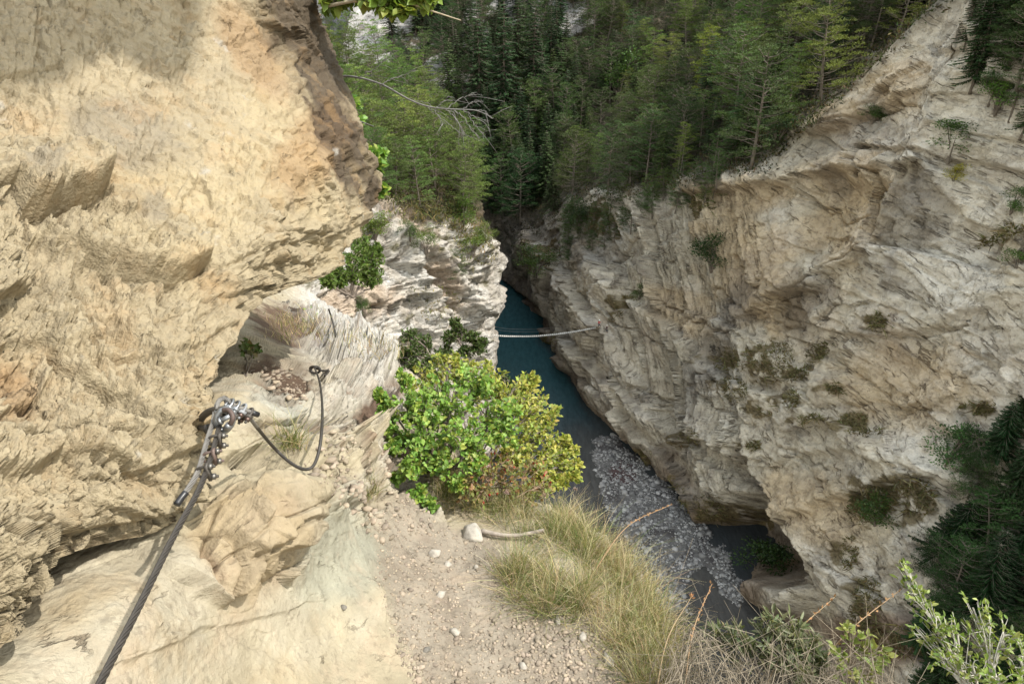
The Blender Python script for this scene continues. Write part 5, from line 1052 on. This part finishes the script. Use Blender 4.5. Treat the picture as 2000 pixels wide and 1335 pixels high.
b = MB(); tube(b, np.array([PA(490, 804.5, 1.387), PA(497, 807, 1.394), PA(504, 809.5, 1.402)]), CR*1.15, 10, (.02, .02, .02)); b.build('tape_end', M_TAPE, c2, smooth=True, origin=O2)
al2 = unit(PA(486, 810, 1.40)-PA(450, 790, 1.37)); vd2 = -unit(PA(465, 800, 1.37)); dn = unit(np.cross(al2, vd2)); dn = dn if dn[2] < 0 else -dn
for (u, v, t_), rc, nc_ in [((447, 789, 1.368), ZN, ZN), ((459, 793, 1.372), ZN, ZN), ((472, 799, 1.38), ZN*.9, RUST*1.6), ((485, 807, 1.39), DARKST*1.3, RUST*1.5)]:
    clamp(c2, PA(u, v, t_), al2, unit(dn*.9+vd2*.35), np.cross(al2, unit(dn*.9+vd2*.35)), O2, rc, nc_, 1.05)
q0 = LEDGE.pt(612, 722); a2 = empty('anchor_bolt', q0); tag(a2, 'small dark anchor ring on the pale rock where the sagging cable ends', 'anchor')
b = MB(); ring_tube(b, ovl(616, 722, .10), RT, UPV, .026, .018, .007, col=DARKST*.7); b.build('ring', M_STEEL, a2, smooth=True, origin=q0)
b = MB(); tube(b, spline(np.array([q0-UPV*.05, ovl(606, 720, .02), ovl(612, 716, .10), ovl(622, 718, .11)]), 12), .008, 8, DARKST*.7); b.build('hook_bar', M_STEEL, a2, smooth=True, origin=q0)
b = MB(); tube(b, spline(np.array([ovl(618, 719, .1), ovl(632, 724, .1), ovl(645, 721, .07), ovl(634, 733, .08)]), 14), .006, 8, DARKST*.8); b.build('rope_tail', M_STEEL, a2, smooth=True, origin=q0)
g0 = LEDGE.pt(660, 668); p3 = spline(np.array([PA(618, 718, 4.0)*.02+LEDGE.pt(659, 668)*.98+np.array([0, 0, .06]), LEDGE.pt(655, 652)+np.array([0, 0, .12]), LEDGE.pt(645, 630)+np.array([0, 0, .15])]), 30)
b = MB(); tube(b, p3, .008, 6, DARKST*.9); o = b.build('steel_cable', M_STEEL, smooth=True, origin=g0); o.location = g0; tag(o, 'short far stretch of cable climbing over the white rock at the ledge head', 'cable')
# ------------------------------------------------------------------ footbridge and climbers
bp_ = np.array([PA(u, v, t_) for u, v, t_ in [(966, 654.5, 129.5), (985, 656, 130), (1010, 656.5, 130.5), (1045, 656, 131), (1080, 653, 131.5), (1110, 649, 132), (1140, 644, 132.5), (1166, 638.5, 133)]])
deck = spline(bp_, 400); br = empty('footbridge', deck[200]); tag(br, 'narrow plank-and-cable footbridge strung across the river gorge', 'footbridge'); OB = np.array(br.location)
pk, _ = resample(deck, .395)
for k in range(len(pk)-1):
    c = pk[k]; d = unit(pk[min(k+1, len(pk)-1)]-pk[max(k-1, 0)]); s_ = unit(np.cross(d, [0, 0, 1.])); n_ = np.cross(s_, d); b = MB()
    rect_bar(b, c+n_*.04, d, s_, n_,   .27, .46*(1+rs.normal(0, .04)), .05, np.array([.5, .48, .44])*(.8+.4*rs.random())); b.build('plank', M_WOOD, br, origin=OB)
for sgn in (-1, 1):
    b = MB(); off = np.array([0, sgn*.26, -.03]); tube(b, deck[::8]+off, .03, 5, (.35, .34, .33)); b.build('deck_cable', M_STEEL, br, origin=OB)
    hr_ = deck[::8].copy(); k = np.linspace(0, 1, len(hr_)); hr_[:, 2] += 1.25+.35*(2*k-1)**2; hr_[:, 1] += sgn*.55; b = MB(); tube(b, hr_, .011, 5, (.2, .2, .2)); b.build('hand_cable', M_STEEL, br, origin=OB)
def skinned(name, V, E, R, mat, parent, sub=2):
    me = D.meshes.new(name); me.from_pydata([tuple(v) for v in V], E, []); o = D.objects.new(name, me); COL.objects.link(o)
    m = o.modifiers.new('skin', 'SKIN'); m.use_smooth_shade = True
    for k, r in enumerate(R): me.skin_vertices[0].data[k].radius = (r, r)
    me.skin_vertices[0].data[0].use_root = True
    s = o.modifiers.new('sub', 'SUBSURF'); s.levels = sub; s.render_levels = sub
    me.materials.append(mat); o.parent = parent; return o
SKIN = plain('skin', (.45, .28, .20), .6, 0, 8, .1)
def climber(p, face, label, top, trou, arms, legs, hel):
    o = empty('person', p, face); tag(o, label, 'person')
    J = [(0, 0, .92), (0, .02, 1.15), (0, .03, 1.38), (0, .03, 1.50), (0, .06, 1.62), (0, .05, 1.72)]; R = [.13, .125, .15, .055, .085, .07]; E = [(0, 1), (1, 2), (2, 3), (3, 4), (4, 5)]
    for s in (-1, 1):
        (hx, hy, hz), (kx, ky, kz), (fx, fy, fz) = (s*.10, 0, .88), legs[s][0], legs[s][1]; n = len(J)
        J += [(hx, hy, hz), (kx, ky, kz), (fx, fy, fz), (fx, fy+.16, fz-.04)]; R += [.085, .058, .042, .035]; E += [(0, n), (n, n+1), (n+1, n+2), (n+2, n+3)]
        n = len(J); e_, h_ = arms[s]; J += [(s*.19, .03, 1.40), e_, h_, tuple(np.array(h_)+unit(np.array(h_)-np.array(e_))*.09)]; R += [.055, .042, .032, .03]; E += [(2, n), (n, n+1), (n+1, n+2), (n+2, n+3)]
    skinned('body', J, E, R, SKIN, o)
    skinned('jacket', [(0, 0, .92), (0, .02, 1.15), (0, .03, 1.38), (-.2, .03, 1.38), arms[-1][0], (.2, .03, 1.38), arms[1][0]], [(0, 1), (1, 2), (2, 3), (3, 4), (2, 5), (5, 6)], [.16, .155, .175, .075, .058, .075, .058], top, o)
    lg = [(0, 0, .92)]; le = []; lr = [.15]
    for s in (-1, 1):
        n = len(lg); lg += [(s*.10, 0, .86), legs[s][0], tuple(np.array(legs[s][1])+np.array([0, 0, .12]))]; lr += [.105, .075, .06]; le += [(0, n), (n, n+1), (n+1, n+2)]
    skinned('trousers', lg, le, lr, trou, o)
    b = MB(); th = np.linspace(0, math.pi*.55, 7); ph_ = np.linspace(0, 2*math.pi, 15)[:-1]
    v = np.stack([np.sin(th)[:, None]*np.cos(ph_)[None]*.125, np.sin(th)[:, None]*np.sin(ph_)[None]*.145, np.repeat(np.cos(th)[:, None]*.125, 14, 1)], -1)+np.array([0, .05, 1.68])
    i = np.arange(98).reshape(7, 14); j = np.roll(i, -1, 1); b.add(v.reshape(-1, 3), np.stack([i[:-1], i[1:], j[1:], j[:-1]], -1).reshape(-1, 4), hel); b.build('helmet', M_HELMET, o, smooth=True)
    b = MB(); tube(b, np.array([(-.13, -.17, 1.05), (0, -.2, 1.2), (.13, -.17, 1.35)]), .08, 6, (.03, .03, .04)); return o
wp = PA(1168, 641, 131.2)
climber(tuple(wp+np.array([.15, .2, .02])), math.radians(-60), 'person in a red top and white helmet stepping off the right end of the footbridge', plain('red_cloth', (.55, .05, .06), .8), plain('dark_shorts', (.04, .04, .05), .9),
        {-1: ((-.30, .25, 1.25), (-.2, .48, 1.35)), 1: ((.32, .22, 1.3), (.28, .46, 1.45))}, {-1: ((-.13, .14, .48), (-.14, -.02, .06)), 1: ((.14, .25, .55), (.14, .30, .12))}, (.85, .85, .85))
climber(tuple(PA(1184, 650, 131.0)), math.radians(-70), 'person in dark clothes and white helmet standing on the rock right of the red one', plain('black_cloth', (.03, .032, .04), .85), plain('grey_trousers', (.05, .05, .055), .9),
        {-1: ((-.30, .2, 1.2), (-.25, .45, 1.25)), 1: ((.3, .2, 1.35), (.26, .4, 1.6))}, {-1: ((-.12, .12, .5), (-.12, 0, .06)), 1: ((.14, .2, .52), (.16, .1, .1))}, (.85, .85, .85))
# ------------------------------------------------------------------ dead branch and the leafy twig above
b = MB(); rs = np.random.default_rng(91); o0 = PA(648, 150, 4.8); GREYW = np.array([.17, .16, .15])
main = spline(np.array([PA(640, 150, 4.7), PA(690, 150, 4.4), PA(745, 165, 4.3), PA(800, 195, 4.2), PA(840, 209, 4.15), PA(876, 213, 4.1), PA(905, 214, 4.1), PA(930, 216, 4.1), PA(950, 224, 4.1), PA(962, 232, 4.1)]), 60)
tube(b, main, np.linspace(.0075, .0018, 60), 7, GREYW)
def tw(pts, r0, t_, dt=0.0):
    q = spline(np.array([PA(u, v, t_+dt*k) for k, (u, v) in enumerate(pts)]), 20); q[1:-1] += rs.normal(0, .004, (18, 3)); tube(b, q, np.linspace(r0, .0012, 20), 5, GREYW*(.85+.3*rs.random()))
    for k in range(4):
        i = rs.integers(6, 19); d = unit(q[i]-q[i-2])+rs.normal(0, .5, 3); L_ = .03+.09*rs.random(); tube(b, np.array([q[i], q[i]+d*L_*.5, q[i]+d*L_+np.array([0, 0, -.012])]), [.0018, .0013, .0008], 4, GREYW)
for pts, r0 in [([(745,164),(765,155),(785,148),(812,139)], .004), ([(700,150),(716,148),(732,147)], .003), ([(712,144),(735,132),(746,122),(755,115)], .003), ([(852,208),(865,200),(875,190),(876,188)], .003), ([(875,212),(890,198),(910,188),(930,184),(942,188)], .0035), ([(905,214),(920,202),(935,196),(944,200)], .003), ([(930,214),(945,217),(955,226),(964,231)], .003),
                ([(870,213),(890,232),(900,250),(908,262)], .0035), ([(885,214),(905,228),(918,248),(936,271)], .0035), ([(905,216),(925,228),(945,240),(958,257)], .003), ([(830,206),(850,222),(880,245),(910,270)], .003), ([(880,213),(895,240),(905,262),(920,275)], .0028), ([(915,222),(925,240),(940,258),(946,258)], .0028), ([(840,209),(858,228),(866,248)], .0025), ([(800,193),(812,196),(840,206),(858,222)], .0022)]: tw(pts, r0, 4.2)
o = b.build('dead_branch', M_BARK, smooth=True, origin=o0); o.location = o0; tag(o, 'bare silver-grey dead branch sticking out from the boulder edge over the trees', 'branch')
b = MB(); q0 = PA(680, 225, 4.9); tube(b, spline(np.array([PA(672, 226, 4.9), PA(700, 236, 4.8), PA(730, 247, 4.7)]), 12), np.linspace(.009, .003, 12), 6, GREYW*.8); o = b.build('dead_branch', M_BARK, origin=q0); o.location = q0; tag(o, 'short broken grey stub below the long dead branch at the boulder edge', 'branch')
tb = PA(560, -60, 4.2)
bush('leafy_twig', 'bright green leafy twig hanging into the top edge beside the boulder', 'twig', tb, [(650,2,4.0,24),(690,-2,4.0,26),(735,-6,3.9,28),(780,-4,3.8,26),(820,2,3.8,24),(790,22,3.8,14),(750,8,3.8,16),(842,6,3.75,16),(700,-40,4.0,40),(780,-50,3.9,40),(850,-40,3.8,40)], (.068, .046), [[.20, .27, .05], [.16, .23, .04], [.26, .28, .06]], tw=12, lv=8, seed=39, stemr=.012, droop=.3)
b = MB(); q0 = PA(700, -10, 3.9); tube(b, spline(np.array([PA(640, 12, 4.0), PA(700, 2, 3.9), PA(790, 6, 3.8), PA(850, 24, 3.75), PA(900, 40, 3.75)]), 40), np.linspace(.012, .0025, 40), 6, np.array([.42, .34, .24])); o = b.build('bare_twig', M_BARK, smooth=True, origin=q0); o.location = q0; tag(o, 'pale brown twig end reaching past the leaves at the top edge', 'twig')
# ------------------------------------------------------------------ loose stones on the path
b = MB(); rs = np.random.default_rng(95)
def stones_in(poly, n, r0, r1):
    c = 0
    while c < n:
        u = rs.uniform(min(p[0] for p in poly), max(p[0] for p in poly)); v = rs.uniform(min(p[1] for p in poly), max(p[1] for p in poly))
        if not inpoly(np.array(u), np.array(v), poly): continue
        q = LEDGE.pt(u, v); r = r0+(r1-r0)*rs.random()**3.5; k = .55+.55*rs.random(); c += 1
        blob_mesh(b, q+np.array([0, 0, r*.25]), r, lin(214, 196, 172, .5)*k*np.array([1, 1-.04*rs.random(), 1-.08*rs.random()]), rs, (1.5, 1, .5))
stones_in(PATH, 7000, .0008, .0055); stones_in([(720,1000),(860,1010),(960,1060),(900,1200),(1300,1250),(1320,1420),(840,1420),(760,1240)], 900, .001, .010)
stones_in([(560,880),(700,820),(760,900),(860,1020),(740,1060),(640,960)], 420, .002, .016); stones_in([(500,700),(600,730),(600,790),(520,760)], 160, .003, .014); stones_in([(1000,1200),(1290,1250),(1310,1335),(1050,1335)], 700, .0012, .008)
tag(b.build('gravel', M_STONE), 'fine loose gravel covering the path', 'gravel', kind='stuff')
for u, v, r, lab in [(920,1045,.05,'white angular block sitting at the edge of the path beside the grass'), (862,1160,.018,'flat pale stone lying in the middle of the gravel path'), (875,1100,.016,'small tan flake of stone on the upper path'), (845,1080,.024,'flat upright stone leaning at the left of the path'), (890,1232,.017,'slim grey-white chip on the lower path'), (833,1268,.013,'dark brown pebble on the lower path'), (1138,1240,.017,'white pebble under the grass at the lower right of the path'), (1090,1212,.012,'small white stone in front of the big grass clump'), (670,1185,.010,'small dark grey chip on the smooth slab'), (930,1105,.013,'pale stone chip just below the white block'), (1240,1130,.05,'pale rock showing through the dry grass at the outer edge'), (1190,1290,.02,'pale stone among dry grass near the bottom edge'), (1020,1300,.014,'rounded tan stone at the bottom of the path')]:
    b = MB(); q = LEDGE.pt(u, v); rr = np.random.default_rng(u); blob_mesh(b, np.array([0, 0, r*.25]), r, lin(222, 212, 196, .5)*(.45 if 'dark' in lab else 1), rr, (1.25, .9, .75))
    o = b.build('stone', M_STONE); o.location = q; tag(o, lab, 'stone')
    if r > .02:
        m = o.modifiers.new('bevel', 'BEVEL'); m.width = r*.12; m.segments = 2
b = MB(); q0 = LEDGE.pt(960, 1045); tube(b, spline(np.array([LEDGE.pt(940, 1040)+[0, 0, .02], LEDGE.pt(975, 1050)+[0, 0, .025], LEDGE.pt(1010, 1055)+[0, 0, .03], LEDGE.pt(1060, 1045)+[0, 0, .035]]), 24), np.linspace(.011, .007, 24)*(1+rs.normal(0, .08, 24)), 8, np.array([.33, .28, .23])); o = b.build('dead_root', M_BARK, smooth=True, origin=q0); o.location = q0; tag(o, 'bare grey root lying in the grass right of the white block', 'root')
for u, v, lab in [(955, 912, 'pale pink thistle head left of the red-berried bush'), (990, 962, 'pink thistle head low in the grass under the red-berried bush'), (1124, 956, 'pale thistle flower leaning out over the river'), (1063, 968, 'faded thistle head at the right of the red-berried bush')]:
    t_ = 2.95; p = PA(u, v, t_); q = LEDGE.pt(min(u, 1040), v+70); b = MB(); h = MB(); tube(b, spline(np.array([q, q*.5+p*.5+rs.normal(0, .01, 3), p]), 10), np.linspace(.0018, .0012, 10), 5, (.25, .22, .1))
    n = 60; leaves(h, np.repeat(p[None], n, 0), rs.normal(0, .5, (n, 3))+np.array([0, -.3, .8]), rs.normal(size=(n, 3)), .016*(.7+.5*rs.random(n)), .004, pickc(rs, [[.52, .36, .38], [.55, .45, .40]], n), .1, six=False)
    o = empty('thistle', q); tag(o, lab, 'flower'); b.build('stem', M_GRASS, o, origin=q); h.build('flower_head', M_GRASS, o, origin=q)
